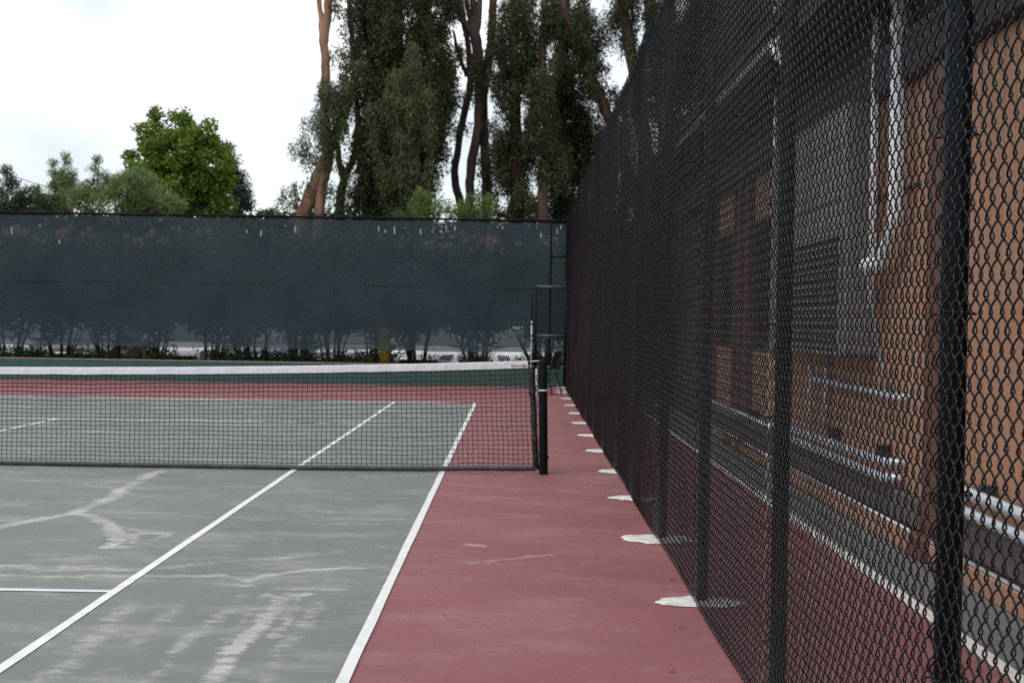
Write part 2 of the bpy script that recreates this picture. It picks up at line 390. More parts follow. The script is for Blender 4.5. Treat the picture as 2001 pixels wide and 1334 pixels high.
def strip(x0, x1, y0, y1, z=.008, m=None, name='painted_line'):
    n = 40; mb = MB()
    long_y = (y1-y0) > (x1-x0); V = []; F = []
    for i in range(n+1):
        t = i/n; j = [random.uniform(-.0022, .0022) for _ in range(2)]
        if long_y: y = y0+(y1-y0)*t; V += [(x0+j[0], y, z), (x1+j[1], y, z)]
        else: x = x0+(x1-x0)*t; V += [(x, y1+j[0], z), (x, y0+j[1], z)]
        if i: F.append((2*i-2, 2*i-1, 2*i+1, 2*i))
    return mb.add(V, F).build(name, m or M['line'], play)
S = 1.372
strip(-.05, 0, -11.885, 11.885)
strip(-S-.05, -S, -11.885, 11.797)
strip(-10.973+S, -10.973+S+.05, -11.885, 11.835); strip(-10.973, -10.923, -11.885, 11.885)
strip(-10.92, -.053, 11.80, 11.91); strip(-10.92, -.053, -11.885, -11.785)
strip(-10.973+S+.053, -S-.053, 6.36, 6.43); strip(-10.973+S+.053, -S-.053, -6.445, -6.38, m=M['line_thin'])
strip(-5.512, -5.462, -6.376, 6.356)
# asphalt strip and pale edge line behind the fence
wp = MB().box(2.72, 3.6, -22, 18.9, -.11, -.004).build('path', M['strip']); tag(wp, 'grey asphalt strip along the building', kind='structure')
el = MB().box(2.655, 2.725, -22, 18.9, -.1, .007, .003).build('edge_strip', M['edge_line'], wp)

# ------------------------------------------------------------------ chain link fabric
def chain_link(name, W, H, dia_w=.0655, dia_h=.0735, r=.00238, depth=.0052, ns=12, sides=5, bulge=0.0, seed=0, z0=.02):
    hw = dia_w/2; K = int(round(W/hw)); hw = W/K
    nper = int(round((H-z0)/dia_h)); pitch = (H-z0)/nper
    th = np.linspace(0, 2*np.pi*nper, nper*ns+1)
    cosT, sinT = np.cos(th), np.sin(th)
    tri = np.arcsin(.86*cosT)/np.arcsin(.86)
    flat = np.tanh(1.6*sinT)/np.tanh(1.6)
    A = hw/2+r*1.1
    P = np.zeros((K, len(th), 3))
    rg = np.random.default_rng(seed)
    for k in range(K):
        s = 1 if k % 2 == 0 else -1
        P[k, :, 0] = (k+.5)*hw + s*A*tri
        P[k, :, 1] = s*depth*flat
        P[k, :, 2] = z0 + pitch*th/(2*np.pi) + (rg.normal(0, .0011) if bulge else 0)
        if bulge: P[k, :, 0] += rg.normal(0, .0007)+.0012*np.sin(P[k, :, 2]*rg.uniform(2, 9)+rg.uniform(0, 6)); P[k, :, 1] += .0008*np.sin(P[k, :, 2]*rg.uniform(5, 20))
    if bulge:
        u = P[..., 0]/W; v = P[..., 2]/H
        ph = rg.uniform(0, 6.28, 6); am = rg.uniform(.4, 1, 6)
        e = np.sin(np.pi*np.clip(u, 0, 1))
        P[..., 1] += bulge*e*(am[0]*np.sin(2.1*np.pi*v+ph[0])+.5*am[1]*np.sin(5.3*np.pi*v+ph[1]+2*u))
        P[..., 2] += bulge*.7*e*(am[2]*np.sin(3.1*np.pi*v+ph[2])*v*(1-v)*4+.0)
        P[..., 0] += bulge*.25*np.sin(4.3*np.pi*v+ph[3])*e
    V, F = tubes_np(P, r, sides)
    me = npmesh(name, V, F); me.polygons.foreach_set('use_smooth', [True]*len(me.polygons))
    return me

# ------------------------------------------------------------------ side fence
SP = 2.27; FY0 = -6.42; FH = 3.60
def fx(y): return 1.592+.0055*y
fdir = math.atan2(1, .0055)
side = thing('chain_link_fence', 'tall black chain link fence running along the right side of the court', 'fence', (fx(2), 2, 0))
ks = list(range(-3, 11)); PY = [FY0+SP*k for k in ks]+[17.25, 18.72]
pipe = MB().tube([(0, 0, -.08), (0, 0, FH-.03)], .0295, 16)
pipe.tube([(0, 0, FH-.03), (0, 0, FH+.012), (0, 0, FH+.035), (0, 0, FH+.045)], [.036, .036, .024, .004], 16)
pme = pipe.build('fence_post', M['blackpost'], side, True)
for i, y in enumerate(PY):
    o = pme if i == 0 else pme.copy()
    if i: col.objects.link(o)
    yy = y+{1: .04, 2: -.05}.get(i, 0); o.location = Vector((fx(yy)+.044, yy, 0))-side.location
vme = [chain_link('chain_link_panel', SP, FH, bulge=b, seed=s_) for b, s_ in ((.012, 3), (.016, 5), (.022, 9))]
for k in range(len(ks)-1):
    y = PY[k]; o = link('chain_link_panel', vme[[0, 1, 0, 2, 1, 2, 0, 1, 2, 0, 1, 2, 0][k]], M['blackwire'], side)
    o.location = Vector((fx(y), y, 0))-side.location; o.rotation_euler = (0, 0, fdir); stuffpart(o)
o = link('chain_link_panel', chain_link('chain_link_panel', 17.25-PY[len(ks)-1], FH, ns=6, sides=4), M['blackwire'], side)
o.location = Vector((fx(PY[len(ks)-1]), PY[len(ks)-1], 0))-side.location; o.rotation_euler = (0, 0, fdir); stuffpart(o)
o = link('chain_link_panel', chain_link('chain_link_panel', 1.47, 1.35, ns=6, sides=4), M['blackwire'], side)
o.location = Vector((fx(17.25), 17.25, 2.25))-side.location; o.rotation_euler = (0, 0, fdir); stuffpart(o)
MB().tube([(fx(-13.3)+.03, -13.3, FH-.055), (fx(18.7)+.03, 18.7, FH-.055)], .021, 10).build('top_rail', M['blackpost'], side, True)
MB().tube([(fx(17.25)+.03, 17.25, 2.24), (fx(18.7)+.03, 18.7, 2.24)], .021, 10).build('transom_rail', M['blackpost'], side, True)
wirepts = [(fx(y)+.004+random.uniform(-.004, .004), y, .045+random.uniform(-.012, .012)) for y in np.arange(-13.2, 17.2, .3)]
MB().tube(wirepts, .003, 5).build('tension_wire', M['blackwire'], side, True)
# tie wires: short straps of wire around each post
tie = MB(); n_ = 14; pts = []
for a in range(n_+1):
    t = math.pi*(.5+a/n_*1.0)*1.0
    pts.append((.044+.0345*math.cos(a/n_*math.pi*1.25-math.pi*.62), .0345*math.sin(a/n_*math.pi*1.25-math.pi*.62), .002*math.sin(a*.9)))
pts = [(-.010, -.030, .006), (-.004, -.034, .003)]+pts[1:-1]+[(-.004, .034, -.003), (-.010, .030, -.006)]
tie.tube(pts, .0024, 5)
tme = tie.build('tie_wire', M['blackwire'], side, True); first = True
for y in PY[:9]:
    for z in (.30, .68, 1.07, 1.45, 1.84, 2.22, 2.61, 2.99, 3.36):
        o = tme if first else tme.copy()
        if not first: col.objects.link(o)
        first = False
        o.location = Vector((fx(y), y, z+random.uniform(-.03, .03)))-side.location
# pale footing patches round the posts
def patch(cx, cy, rx_, ry_, seed):
    rg = random.Random(seed); n = 56; mb = MB(); V = [(cx, cy, .014)]; F = []
    ph = [rg.uniform(0, 6.28) for _ in range(4)]
    for ring, (q, z) in enumerate(((.55, .0135), (.93, .011), (1.0, .0045))):
        for i in range(n):
            t = i*2*math.pi/n
            e = 1+.09*math.sin(2*t+ph[0])+.06*math.sin(3*t+ph[1])+.05*math.sin(7*t+ph[2])+.03*math.sin(13*t+ph[3])+(rg.uniform(-.07, .07) if ring == 2 else rg.uniform(-.02, .02) if ring else 0)
            V.append((cx+q*e*rx_*math.cos(t), cy+q*e*ry_*math.sin(t), z))
    for i in range(n):
        j = (i+1) % n; F.append((0, 1+i, 1+j))
        for rr in (0, 1): F.append((1+rr*n+i, 1+(rr+1)*n+i, 1+(rr+1)*n+j, 1+rr*n+j))
    return mb.add(V, F)
for i, y in enumerate(PY):
    if y < -9: continue
    patch(fx(y)+.03+random.uniform(-.015, .015), y+random.uniform(-.04, .04), .205 if i != 4 else .23, .17+random.uniform(-.02, .05), i).build('footing', M['patch'], side, True)

# ------------------------------------------------------------------ far fence with windscreen, low wall
YF = 18.8
lw = thing('low_wall', 'low green painted wall under the far fence', 'wall', (-6, YF, 0))
MB().box(-16, 1.95, YF-.08, YF+.12, -.1, .435, .01).build('wall_body', M['lowwall'], lw)
MB().box(-16, 1.95, YF-.086, YF+.126, .437, .452, .004).build('cap', M['wallcap'], lw)
ff = thing('windscreen_fence', 'far black fence hung with a dark blue green windscreen', 'fence', (-6, YF, .45))
FT = 3.57
fp = MB().tube([(0, 0, .45), (0, 0, FT+.02), (0, 0, FT+.05)], [.030, .030, .012], 12).build('fence_post', M['farblack'], ff, True)
fpx = [1.76, 1.372, -1.60, -4.70, -7.86, -10.95, -14.05]
for i, x in enumerate(fpx):
    o = fp if i == 0 else fp.copy()
    if i: col.objects.link(o)
    o.location = Vector((x, YF+.06, 0))-ff.location
MB().tube([(-15.5, YF+.035, FT-.01), (1.76, YF+.035, FT-.01)], .024, 10).build('top_rail', M['farblack'], ff, True)
rope = [(x, YF+.0+.02*math.cos(x*70), FT+.018*math.sin(x*70)) for x in np.arange(-15.5, 1.74, .014)]
MB().tube(rope, .010, 5).build('twisted_top_edge', M['farblack'], ff, True)
MB().tube([(1.372, YF-.01, 2.80), (1.76, YF-.01, 2.81)], .022, 8).build('cross_rail', M['farblack'], ff, True)
fme = chain_link('chain_link_panel', 3.1, FT-.46, ns=6, sides=3, r=.0024, z0=0)
for i in range(5):
    o = link('chain_link_panel', fme, M['farblack'], ff); o.location = Vector((1.37-3.1*(i+1), YF+.012, .455))-ff.location; stuffpart(o)
o = link('chain_link_panel', chain_link('chain_link_panel', .38, FT-.46, ns=6, sides=3, r=.0024, z0=0), M['farblack'], ff)
o.location = Vector((1.373, YF+.012, .455))-ff.location; stuffpart(o)
def screen(x0, x1, z0, z1, y, seed, name='windscreen_cloth'):
    xs = np.linspace(x0, x1, max(6, int((x1-x0)/.12))); zs = np.linspace(z0, z1, 22)
    X, Z = np.meshgrid(xs, zs, indexing='ij')
    Y = np.zeros_like(X); rg = np.random.default_rng(seed)
    for _ in range(7):
        a, b_, p = rg.uniform(.5, 4), rg.uniform(-3, 3), rg.uniform(0, 6.3); Y += rg.uniform(.001, .004)*np.sin(a*X+b_*Z+p)
    edge = (Z == zs[0])
    Z = Z+np.where(edge, .012*np.sin(X*2.1)+.006*np.sin(X*7.3), 0)
    V = np.stack([X, Y+y, Z], -1).reshape(-1, 3); I = np.arange(X.size).reshape(X.shape)
    F = np.stack([I[:-1, :-1], I[1:, :-1], I[1:, 1:], I[:-1, 1:]], -1).reshape(-1, 4)
    return link(name, npmesh(name, V, F), M['screen'], ff, True)
screen(-15.4, 1.36, .735, 2.10, YF-.030, 1); screen(-15.4, 1.36, 2.098, 3.50, YF-.034, 2)
screen(1.395, 1.72, .74, 2.77, YF-.030, 3); screen(1.395, 1.72, 2.835, 3.50, YF-.030, 4)
slitme = MB().box(-.006, .006, -.003, .003, -.055, .055).build('slit_glint', M['whitepl'], ff); first = True  # white strips stand in for daylight showing through the cloth's wind slits
for px, py, hgt in [(23, 450, 1.3), (116, 472, .8), (482, 452, .6), (510, 456, 1.2), (577, 448, 1.3), (740, 447, 1), (753, 452, .6), (771, 450, 1.5), (822, 453, 1.2), (872, 444, .8),
                    (889, 446, .9), (982, 445, .5), (1057, 460, .8), (1089, 452, .9), (1096, 444, .7), (78, 690, .0)]:
    if hgt == 0: continue
    o = slitme if first else slitme.copy()
    if not first: col.objects.link(o)
    first = False
    p = at(px, py, YF-.044); o.location = p-ff.location; o.scale = (1, 1, hgt); o.rotation_euler = (0, random.uniform(-.06, .06), 0)

# ------------------------------------------------------------------ gate leaf, standing open
gt = thing('gate', 'narrow black chain link gate leaf standing open at the far corner', 'gate', (1.6, 17.2, 0))
gx0, gx1, gy = 1.045, 1.655, 17.2
g = MB()
MB().tube([(gx0, gy, .10), (gx0, gy, 2.13)], .032, 10).build('stile', M['farblack'], gt, True)
MB().tube([(gx1, gy, .10), (gx1, gy, 2.13)], .032, 10).build('stile', M['farblack'], gt, True)
for z in (.115, 1.12, 2.115):
    MB().tube([(gx0, gy, z), (gx1, gy, z)], .024, 10).build('rail', M['gaterail'], gt, True)
o = link('chain_link_panel', chain_link('chain_link_panel', gx1-gx0, 1.98, ns=6, sides=4, z0=0, r=.0040), M['farblack'], gt)
o.location = Vector((gx0, gy+.02, .12))-gt.location; stuffpart(o)
MB().tube([(gx0-.075, gy-.01, .12), (gx0-.075, gy-.01, 1.42)], .012, 8).build('drop_rod', M['conduit'], gt, True)
MB().tube([(gx0-.075, gy-.01, 1.42), (gx0-.075, gy-.01, 2.12)], .015, 8).build('rod_upper', M['farblack'], gt, True)  # upper part of the rod, coloured dark and slightly thicker
for z in (1.02, 1.12, 1.36):
    MB().box(gx0-.10, gx0+.03, gy-.034, gy-.004, z-.012, z+.012, .003).build('rod_clamp', M['farblack'], gt)
for z in (.5, 1.78):
    MB().box(gx1-.02, gx1+.085, gy-.034, gy+.03, z-.02, z+.02, .004).build('hinge', M['farblack'], gt)

# ------------------------------------------------------------------ net and net post
def htop(x): return .905+.0036*(x+5.49)**2
NX0, NX1 = -6.6, .775
net = thing('tennis_net', 'tennis net with white headband stretched across the court', 'net', (-2, 0, 0))
def hb(): return None
xs = np.arange(NX0, NX1+.001, .03); V = []; F = []
prof = [(-.006, -.063), (-.0068, -.03), (-.006, -.001), (0, .0035), (.006, -.001), (.0068, -.03), (.006, -.063), (0, -.062)]
for x in xs:
    wv = .004*mnoise.noise(Vector((x*6, 0, 0)))+.003*mnoise.noise(Vector((x*17, 3, 0))); sg = .002*mnoise.noise(Vector((x*4, 9, 0)))
    for q, (dy, dz) in enumerate(prof):
        V.append((x, dy+(wv if dz < -.02 else wv*.3), htop(x)+dz+sg*(1 if dz > -.05 else 2)))
n = len(prof)
for i in range(len(xs)-1):
    for k in range(n): F.append((i*n+k, i*n+(k+1) % n, (i+1)*n+(k+1) % n, (i+1)*n+k))
F += [tuple(range(n)), tuple((len(xs)-1)*n+k for k in range(n-1, -1, -1))]
hbm = MB().add(V, F); hbm.fix = True; hbm.build('headband', M['netband'], net)
# bottom tape
V = []; F = []; xs2 = np.arange(NX0, .86, .04)
def btop(x): return .052+.028*max(0, (x+1.2)/2.0)**1.5+.006*mnoise.noise(Vector((x*1.7, 5, 0)))
for x in xs2:
    zt = btop(x); lo = zt-.048-.004*mnoise.noise(Vector((x*3, 1, 1))); wv = .012*mnoise.noise(Vector((x*2.2, 8, 0)))
    V += [(x, wv-.004, zt), (x, wv*1.5-.006, (zt+lo)/2), (x, wv*.5-.004, lo), (x, wv*.5+.004, lo), (x, wv+.004, zt)]
for i in range(len(xs2)-1):
    for k in range(5): F.append((i*5+k, i*5+(k+1) % 5, (i+1)*5+(k+1) % 5, (i+1)*5+k))
bt = MB().add(V, F); bt.fix = True; bt.build('bottom_tape', M['nettape'], net, True)
# twine
cell = .0455; rows = 21
nv = int((NX1-.01-NX0)/cell)
sx = np.linspace(0, 1, 43)
P = np.zeros((nv, len(sx), 3))
for k in range(nv):
    x = NX1-.012-cell*k
    for j, s in enumerate(sx):
        zt, zb = htop(x)-.05, btop(x)-.006
        z = zb+(zt-zb)*s; xb = x+(.055*(1-s) if x > .4 else .055*(1-s)*max(0, (x+1)/1.4))
        P[k, j] = (xb+.006*mnoise.noise(Vector((x*2.3, z*5, 1)))+.003*mnoise.noise(Vector((x*21, z*17, 4))), .006*mnoise.noise(Vector((x*1.1, z*2, 7))), z)
V1, F1 = tubes_np(P, .0030, 4)
nh = 162; xs3 = np.linspace(NX0, NX1-.005, nh)
H = np.zeros((rows, nh, 3)); Rr = np.zeros((rows, nh))
for i in range(rows):
    s = (i+.5)/rows
    for j, x in enumerate(xs3):
        zt, zb = htop(x)-.05, btop(x)
        z = zb+(zt-zb)*s
        xb = x+(.055*(1-s) if x > .4 else .055*(1-s)*max(0, (x+1)/1.4))
        H[i, j] = (xb, .006*mnoise.noise(Vector((x*1.1, z*2, 7))), z+.009*mnoise.noise(Vector((x*1.6, s*4, 3)))+.004*mnoise.noise(Vector((x*9, s*19, 2))))
    Rr[i, :] = .0030 if i < rows-5 else .0043
V2, F2 = tubes_np(H, Rr, 4)
nm = link('net_mesh', npmesh('net_mesh', np.concatenate([V1, V2]), np.concatenate([F1, F2+len(V1)])), M['netcord'], net); stuffpart(nm)
# side tape with lacing
st = MB(); pts = []; rad = []
V = []; F = []
for i in range(41):
    s = i/40; z = .045+(.985-.045)*s; x = .842-.055*s+.004*mnoise.noise(Vector((0, z*9, 0)))
    wv = .008*mnoise.noise(Vector((3, z*14, 0))); hw = .029+.006*mnoise.noise(Vector((7, z*11, 0)))
    V += [(x-hw, -.008+wv, z), (x, -.016+wv, z), (x+hw, -.008-wv, z), (x+hw, .008, z), (x-hw, .008, z)]
    if i:
        for k in range(5): F.append(((i-1)*5+k, (i-1)*5+(k+1) % 5, i*5+(k+1) % 5, i*5+k))
st.add(V, F); st.fix = True; st.build('side_tape', M['sidetape'], net, True)
for z in (.955, .765, .57, .33):
    x = .842-.055*(z-.045)/.94
    MB().tube([(x-.014, -.022, z+.012), (x, -.026, z-.006), (x+.012, -.022, z+.010), (x+.004, -.024, z-.014)], .0042, 6).build('lace', M['lace'], net, True)
MB().tube([(.60, -.019, htop(.6)-.034), (.625, -.024, htop(.62)-.036), (.69, -.024, htop(.69)-.038), (.715, -.020, htop(.71)-.034), (.74, -.022, htop(.74)-.05)], [.008, .0042, .0042, .008, .003], 6).build('headband_lace', M['lace'], net, True)
MB().tube([(.77, 0, 1.045), (.85, 0, 1.05), (.885, 0, 1.052)], .0045, 6).build('cable', M['whitepl'], net, True)
lp = [(.838+.012*math.sin(t*1.9)+.006*math.sin(t*5.1), -.02+.004*math.cos(t*3), .97-.88*t/30) for t in np.arange(0, 30.1, .5)]
MB().tube(lp, .0038, 5).build('lacing_cord', M['sidetape'], net, True)

np_ = thing('net_post', 'black round net post standing on red court', 'post', (.915, 0, 0))
MB().tube([(.912, 0, -.05), (.912, 0, .03), (.900, 0, .55), (.888, 0, 1.035), (.887, 0, 1.058), (.8868, 0, 1.066)], [.042, .0405, .0405, .0405, .031, .006], 22).build('pole', M['postblack'], np_, True)
MB().tube([(.8945, 0, .772), (.8943, 0, .786)], .0425, 22).build('ring', M['whitepl'], np_, True)
MB().box(.822, .842, -.006, .006, .70, .975, .003).build('strap_plate', M['whitepl'], np_)
MB().tube([(.945, -.01, .16), (.958, -.01, .16)], .014, 8).build('winder_stub', M['postblack'], np_, True)
MB().tube([(.90, -.03, 1.0), (.86, -.03, 1.03)], .008, 6).build('cable_hook', M['postblack'], np_, True)

# ------------------------------------------------------------------ chair by the gate
ch = thing('chair', 'black plastic chair with thin metal legs beside the open gate', 'chair', (1.235, 15.64, 0), world=False)
ch.rotation_euler = (0, 0, math.radians(155))
V = []; F = []                                    # local: front is +X
nu, nv_ = 9, 9
for i in range(nu):
    for j in range(nv_):
        u = -1+2*i/(nu-1); v = j/(nv_-1)
        V.append((-.20-.11*v+.03*u*u, .215*u*(1-.10*v*v), .50+.36*v-(.03*abs(u)**3 if v > .9 else 0)))
for i in range(nu-1):
    for j in range(nv_-1): F.append((i*nv_+j, (i+1)*nv_+j, (i+1)*nv_+j+1, i*nv_+j+1))
b = MB().add(V, F).build('backrest', M['chairblack'], ch, True)
md = b.modifiers.new('thick', 'SOLIDIFY'); md.thickness = .018
V = []; F = []
for i in range(nu):
    for j in range(nv_):
        u = -1+2*i/(nu-1); v = -1+2*j/(nv_-1)
        V.append((.22*v, .215*u, .44-.015*(1-u*u)*(1-v*v)-(.02*max(0, v)**3)))
for i in range(nu-1):
    for j in range(nv_-1): F.append((i*nv_+j, i*nv_+j+1, (i+1)*nv_+j+1, (i+1)*nv_+j))
s_ = MB().add(V, F).build('seat', M['chairblack'], ch, True)
md = s_.modifiers.new('thick', 'SOLIDIFY'); md.thickness = .018
for sy in (-1, 1):
    MB().tube([(.15, .20*sy, .425), (.20, .225*sy, .2), (.235, .235*sy, 0)], .014, 8).build('leg', M['farblack'], ch, True)
    MB().tube([(-.13, .20*sy, .425), (-.2, .225*sy, .2), (-.25, .235*sy, 0)], .014, 8).build('leg', M['farblack'], ch, True)
    MB().tube([(-.16, .205*sy, .42), (-.205, .21*sy, .52), (-.24, .205*sy, .66)], .011, 8).build('back_support', M['farblack'], ch, True)

# ------------------------------------------------------------------ building behind the fence
BX = 3.25
bd = thing('building', 'orange brown timber sided building behind the chain link fence', 'building', (BX, -3, 0))
MB().box(BX+.03, BX+4.5, -16, 16.5, -.1, 3.69).build('wall', M['backing'], bd)
def boards(y0, y1, z0, z1):
    y = y0
    while y < y1-.02:
        wd = min(.2, y1-y); dx = random.uniform(-.002, .002)
        MB().box(BX+dx, BX+.032, y+.004, y+wd-.004, z0, z1, .003).build('siding_board', M['siding'], bd)
        y += wd
boards(-8.7, -4.99, .33, 3.045); boards(-4.63, .30, .33, 3.045)
boards(.62, 2.75, .33, 1.12); boards(.62, 2.75, 2.56, 3.045); boards(3.03, 3.39, .33, 3.045); boards(3.62, 3.82, .33, 3.045); boards(3.95, 5.75, .33, 1.12); boards(3.95, 5.75, 2.56, 3.045)
for y0, y1 in ((-4.98, -4.64), (.31, .61), (2.76, 3.02), (3.40, 3.60), (3.83, 3.94), (5.76, 6.1), (-9.05, -8.71)):
    MB().box(BX-.07, BX+.03, y0+.003, y1-.003, .14, 3.045, .006).build('upright_post', M['trim'], bd)
    MB().box(BX-.15, BX+.03, y0-.01, y1+.01, 0, .137, .006).build('post_base', M['trim'], bd)
for y0, y1 in ((.62, 2.75), (3.95, 5.75)):
    wo = MB().box(BX+.005, BX+.031, y0, y1, 1.125, 2.555).build('window', M['trim'], bd)
    ym = (y0+y1)/2
    for a0, a1 in ((y0+.06, ym-.03), (ym+.03, y1-.06)):
        MB().box(BX-.004, BX+.0035, a0, a1, 1.18, 2.5).build('pane', M['glass'], wo).location = (0, 0, 0)
MB().box(BX-.10, BX+.03, -16, 16.5, 3.05, 3.36, .006).build('header_beam', M['header'], bd)
MB().box(BX-.01, BX+.03, -16, 16.5, 3.363, 3.72).build('upper_board', M['darkwood'], bd)
MB().box(2.78, BX+4.6, -16, 16.5, 3.70, 3.80).build('soffit', M['darkwood'], bd)
MB().box(2.74, 2.777, -16, 16.5, 3.66, 3.86, .006).build('fascia', M['darkwood'], bd)
MB().prism([(2.665, 3.735), (2.678, 3.69), (2.735, 3.69), (2.735, 3.76), (2.727, 3.76), (2.727, 3.703), (2.685, 3.703), (2.672, 3.738)], 'y', -1.75, 5.9).build('gutter', M['gutter'], bd)
MB().box(2.7, BX+4.7, -16, 16.5, 3.862, 3.94).build('roof', M['darkwood'], bd)
# grey ledge board and orange plinth boards
for y0, y1 in ((-8.70, -5.02), (-4.60, .30), (.62, 2.74), (3.0, 6.0)):
    MB().box(BX-.075, BX+.03, y0, y1, .145, .326, .006).build('ledge_board', M['ledge'], bd)
    MB().box(BX-.125, BX+.03, y0+.01, y1-.01, -.003, .118, .006).build('plinth_board', M['siding'], bd)
    MB().tube([(BX-.105, y0+.01, .130), (BX-.105, y1-.01, .130)], .012, 8).build('base_conduit', M['conduit'], bd, True)
ds = MB().tube([(2.81, -1.70, .0), (2.81, -1.70, 3.46), (2.79, -1.70, 3.54), (2.705, -1.70, 3.62), (2.695, -1.70, 3.69)], .040, 12).build('downspout', M['conduit_white'], bd, True)

# grey cabinet hung on the wall
cb = thing('wall_cabinet', 'large grey metal cabinet with dark louvred vent on the wall', 'cabinet', (BX-.15, -1.4, 1.2))
MB().box(BX-.24, BX-.002, -3.08, .22, 1.20, 3.04, .012).build('body', M['cabinet'], cb)
MB().box(BX-.252, BX-.241, -2.93, -.62, 1.235, 2.11, .003).build('vent_back', M['louvre'], cb)
z = 1.26
while z < 2.09:
    MB().prism([(BX-.252, z), (BX-.278, z-.010), (BX-.280, z-.006), (BX-.254, z+.022)], 'y', -2.91, -.64).build('louvre_slat', M['louvre'], cb); z += .058
for (y0, y1, z0, z1) in ((-3.0, -2.935, 1.21, 2.14), (-.615, -.55, 1.21, 2.14)):
    MB().box(BX-.262, BX-.241, y0, y1, z0, z1, .003).build('vent_frame', M['cabinet'], cb)
MB().box(BX-.275, BX-.241, -3.06, .20, 1.20, 1.232, .004).build('bottom_lip', M['cabinet'], cb)
for z in (2.35, 2.75): MB().box(BX-.246, BX-.2405, -2.9, .1, z, z+.012).build('seam', M['louvre'], cb)

def conduit(label, pts, r, m='conduit', straps=(), group='conduits on the building wall', collars=()):
    e = thing('conduit_pipe', label, 'pipe', pts[0], group)
    P_ = [Vector(p) for p in pts]; sm = [P_[0]]
    for i in range(1, len(P_)-1):                      # rounded bends
        a_, b_, c_ = P_[i-1], P_[i], P_[i+1]; k = min(.09, (a_-b_).length*.45, (c_-b_).length*.45)
        p0 = b_+(a_-b_).normalized()*k; p1 = b_+(c_-b_).normalized()*k
        for t in np.linspace(0, 1, 7): sm.append(p0*(1-t)**2+b_*2*t*(1-t)+p1*t*t)
    sm.append(P_[-1])
    MB().tube(sm, r, 14).build('pipe', M[m], e, True)
    for (p, d) in collars:
        p = Vector(p); d = Vector(d).normalized()*.035
        MB().tube([p-d, p+d], r*1.22, 14).build('coupling', M[m], e, True)
    for (y, z) in straps:
        MB().box(BX-.10, BX-.002, y-.018, y+.018, z-.06, z+.04, .004).build('bracket', M['bracket'], e)
    return e
px_ = BX-.13
conduit('upper of two parallel grey pipes low on the wall between the posts', [(BX, -3.98, .51), (px_, -3.90, .51), (px_, .28, .49)], .030, straps=((-3.55, .56), (-1.9, .56)), collars=(((px_, -2.2, .50), (0, 1, 0)),))
conduit('lower of two parallel grey pipes low on the wall between the posts', [(BX, -3.95, .405), (px_, -3.87, .405), (px_, .28, .405)], .033, collars=(((px_, -1.2, .405), (0, 1, 0)),))
conduit('upper of the two thick grey pipes at the right edge of the photo', [(BX, -5.32, .52), (px_, -5.40, .52), (px_, -8.6, .50)], .032, straps=((-5.92, .53),))
conduit('lower of the two thick grey pipes at the right edge of the photo', [(BX, -5.36, .41), (px_, -5.46, .41), (px_, -8.6, .395)], .032, collars=(((px_, -5.62, .41), (0, 1, 0)),))
conduit('grey pipe running level at knee height below the grey cabinet', [(BX, -4.05, .95), (BX-.07, -4.0, .95), (BX-.07, -1.05, .97)], .026, straps=())
conduit('thin upright grey pipe under the far end of the cabinet', [(BX-.07, -.98, 1.2), (BX-.07, -.98, .52)], .022)
conduit('short upright grey pipe just right of the thin one under the cabinet', [(BX-.04, -1.5, 1.2), (BX-.04, -1.5, .55)], .022)
conduit('narrow white conduit rising beside the right end of the cabinet', [(BX-.08, -3.23, 3.62), (BX-.08, -3.23, 1.55)], .030, 'conduit_white', collars=(((BX-.08, -3.23, 3.42), (0, 0, 1)),))
conduit('wide white conduit that bends back to the cabinet conduit', [(BX-.10, -3.98, 3.64), (BX-.10, -3.98, 2.12), (BX-.10, -3.62, 1.85), (BX-.10, -3.18, 1.85)], .055, 'conduit_white', collars=(((BX-.10, -3.98, 3.40), (0, 0, 1)), ((BX-.10, -3.24, 1.85), (0, 1, 0))))
conduit('thin white pipe down the far edge of the grey cabinet', [(BX-.20, .27, 3.68), (BX-.20, .27, 1.18)], .024, 'conduit_white')
conduit('grey pipe low on the far wall before the windows', [(px_, .66, .43), (px_, 5.7, .43)], .030, straps=((2.2, .47),))
cv = [(BX-.06, -3.23, 1.6), (BX-.07, -3.3, 1.42), (BX-.08, -3.45, 1.24), (BX-.08, -3.65, 1.12), (BX-.07, -3.8, .98)]
tag(MB().tube(cv, .017, 8).build('cable', M['cable_grey'], None, True), 'slack grey cable drooping from the white conduit to the level pipe', 'cable')
tag(MB().box(BX-.03, BX-.001, -4.2, -3.0, 2.34, 2.36, .003).build('wall_strap', M['bracket']), 'thin dark strap across the white conduits on the wall', 'strap')

# ------------------------------------------------------------------ small litter on the court
def litter(x, y, s, label, m, kind):
    rg = random.Random(int(x*1000)); mb = MB(); n = 9; V = [(x, y, .012)]
    for i in range(n):
        t = i*2*math.pi/n; r = s*rg.uniform(.55, 1.1); V.append((x+r*math.cos(t), y+r*math.sin(t)*.7, .006+s*rg.uniform(0, .55)))
    V[0] = (x, y, .008+s*.45); F = [(0, 1+i, 1+(i+1) % n) for i in range(n)]+[tuple(range(n, 0, -1))]
    mb.add(V, F); tag(mb.build(kind, m), label, kind.replace('_', ' '))
litter(.71, -2.94, .012, 'small reddish pebble on the red court, left of two', M['dryleaf'], 'pebble')
litter(.914, -2.918, .012, 'small dark pebble on the red court, right of two', M['pebble'], 'pebble')
litter(1.284, -8.0, .020, 'crumpled brown leaf on the red court near the bottom edge', M['dryleaf'], 'dry_leaf')
litter(1.60, 3.6, .05, 'upright tan leaf caught at the foot of the fence', M['dryleaf'], 'dry_leaf')
litter(.31, -6.9, .010, 'tiny brown leaf scrap on the red court by the sideline', M['pebble'], 'leaf_scrap')
litter(1.56, -7.4, .012, 'dark crumb at the fence foot near the nearest footing', M['pebble'], 'leaf_scrap')
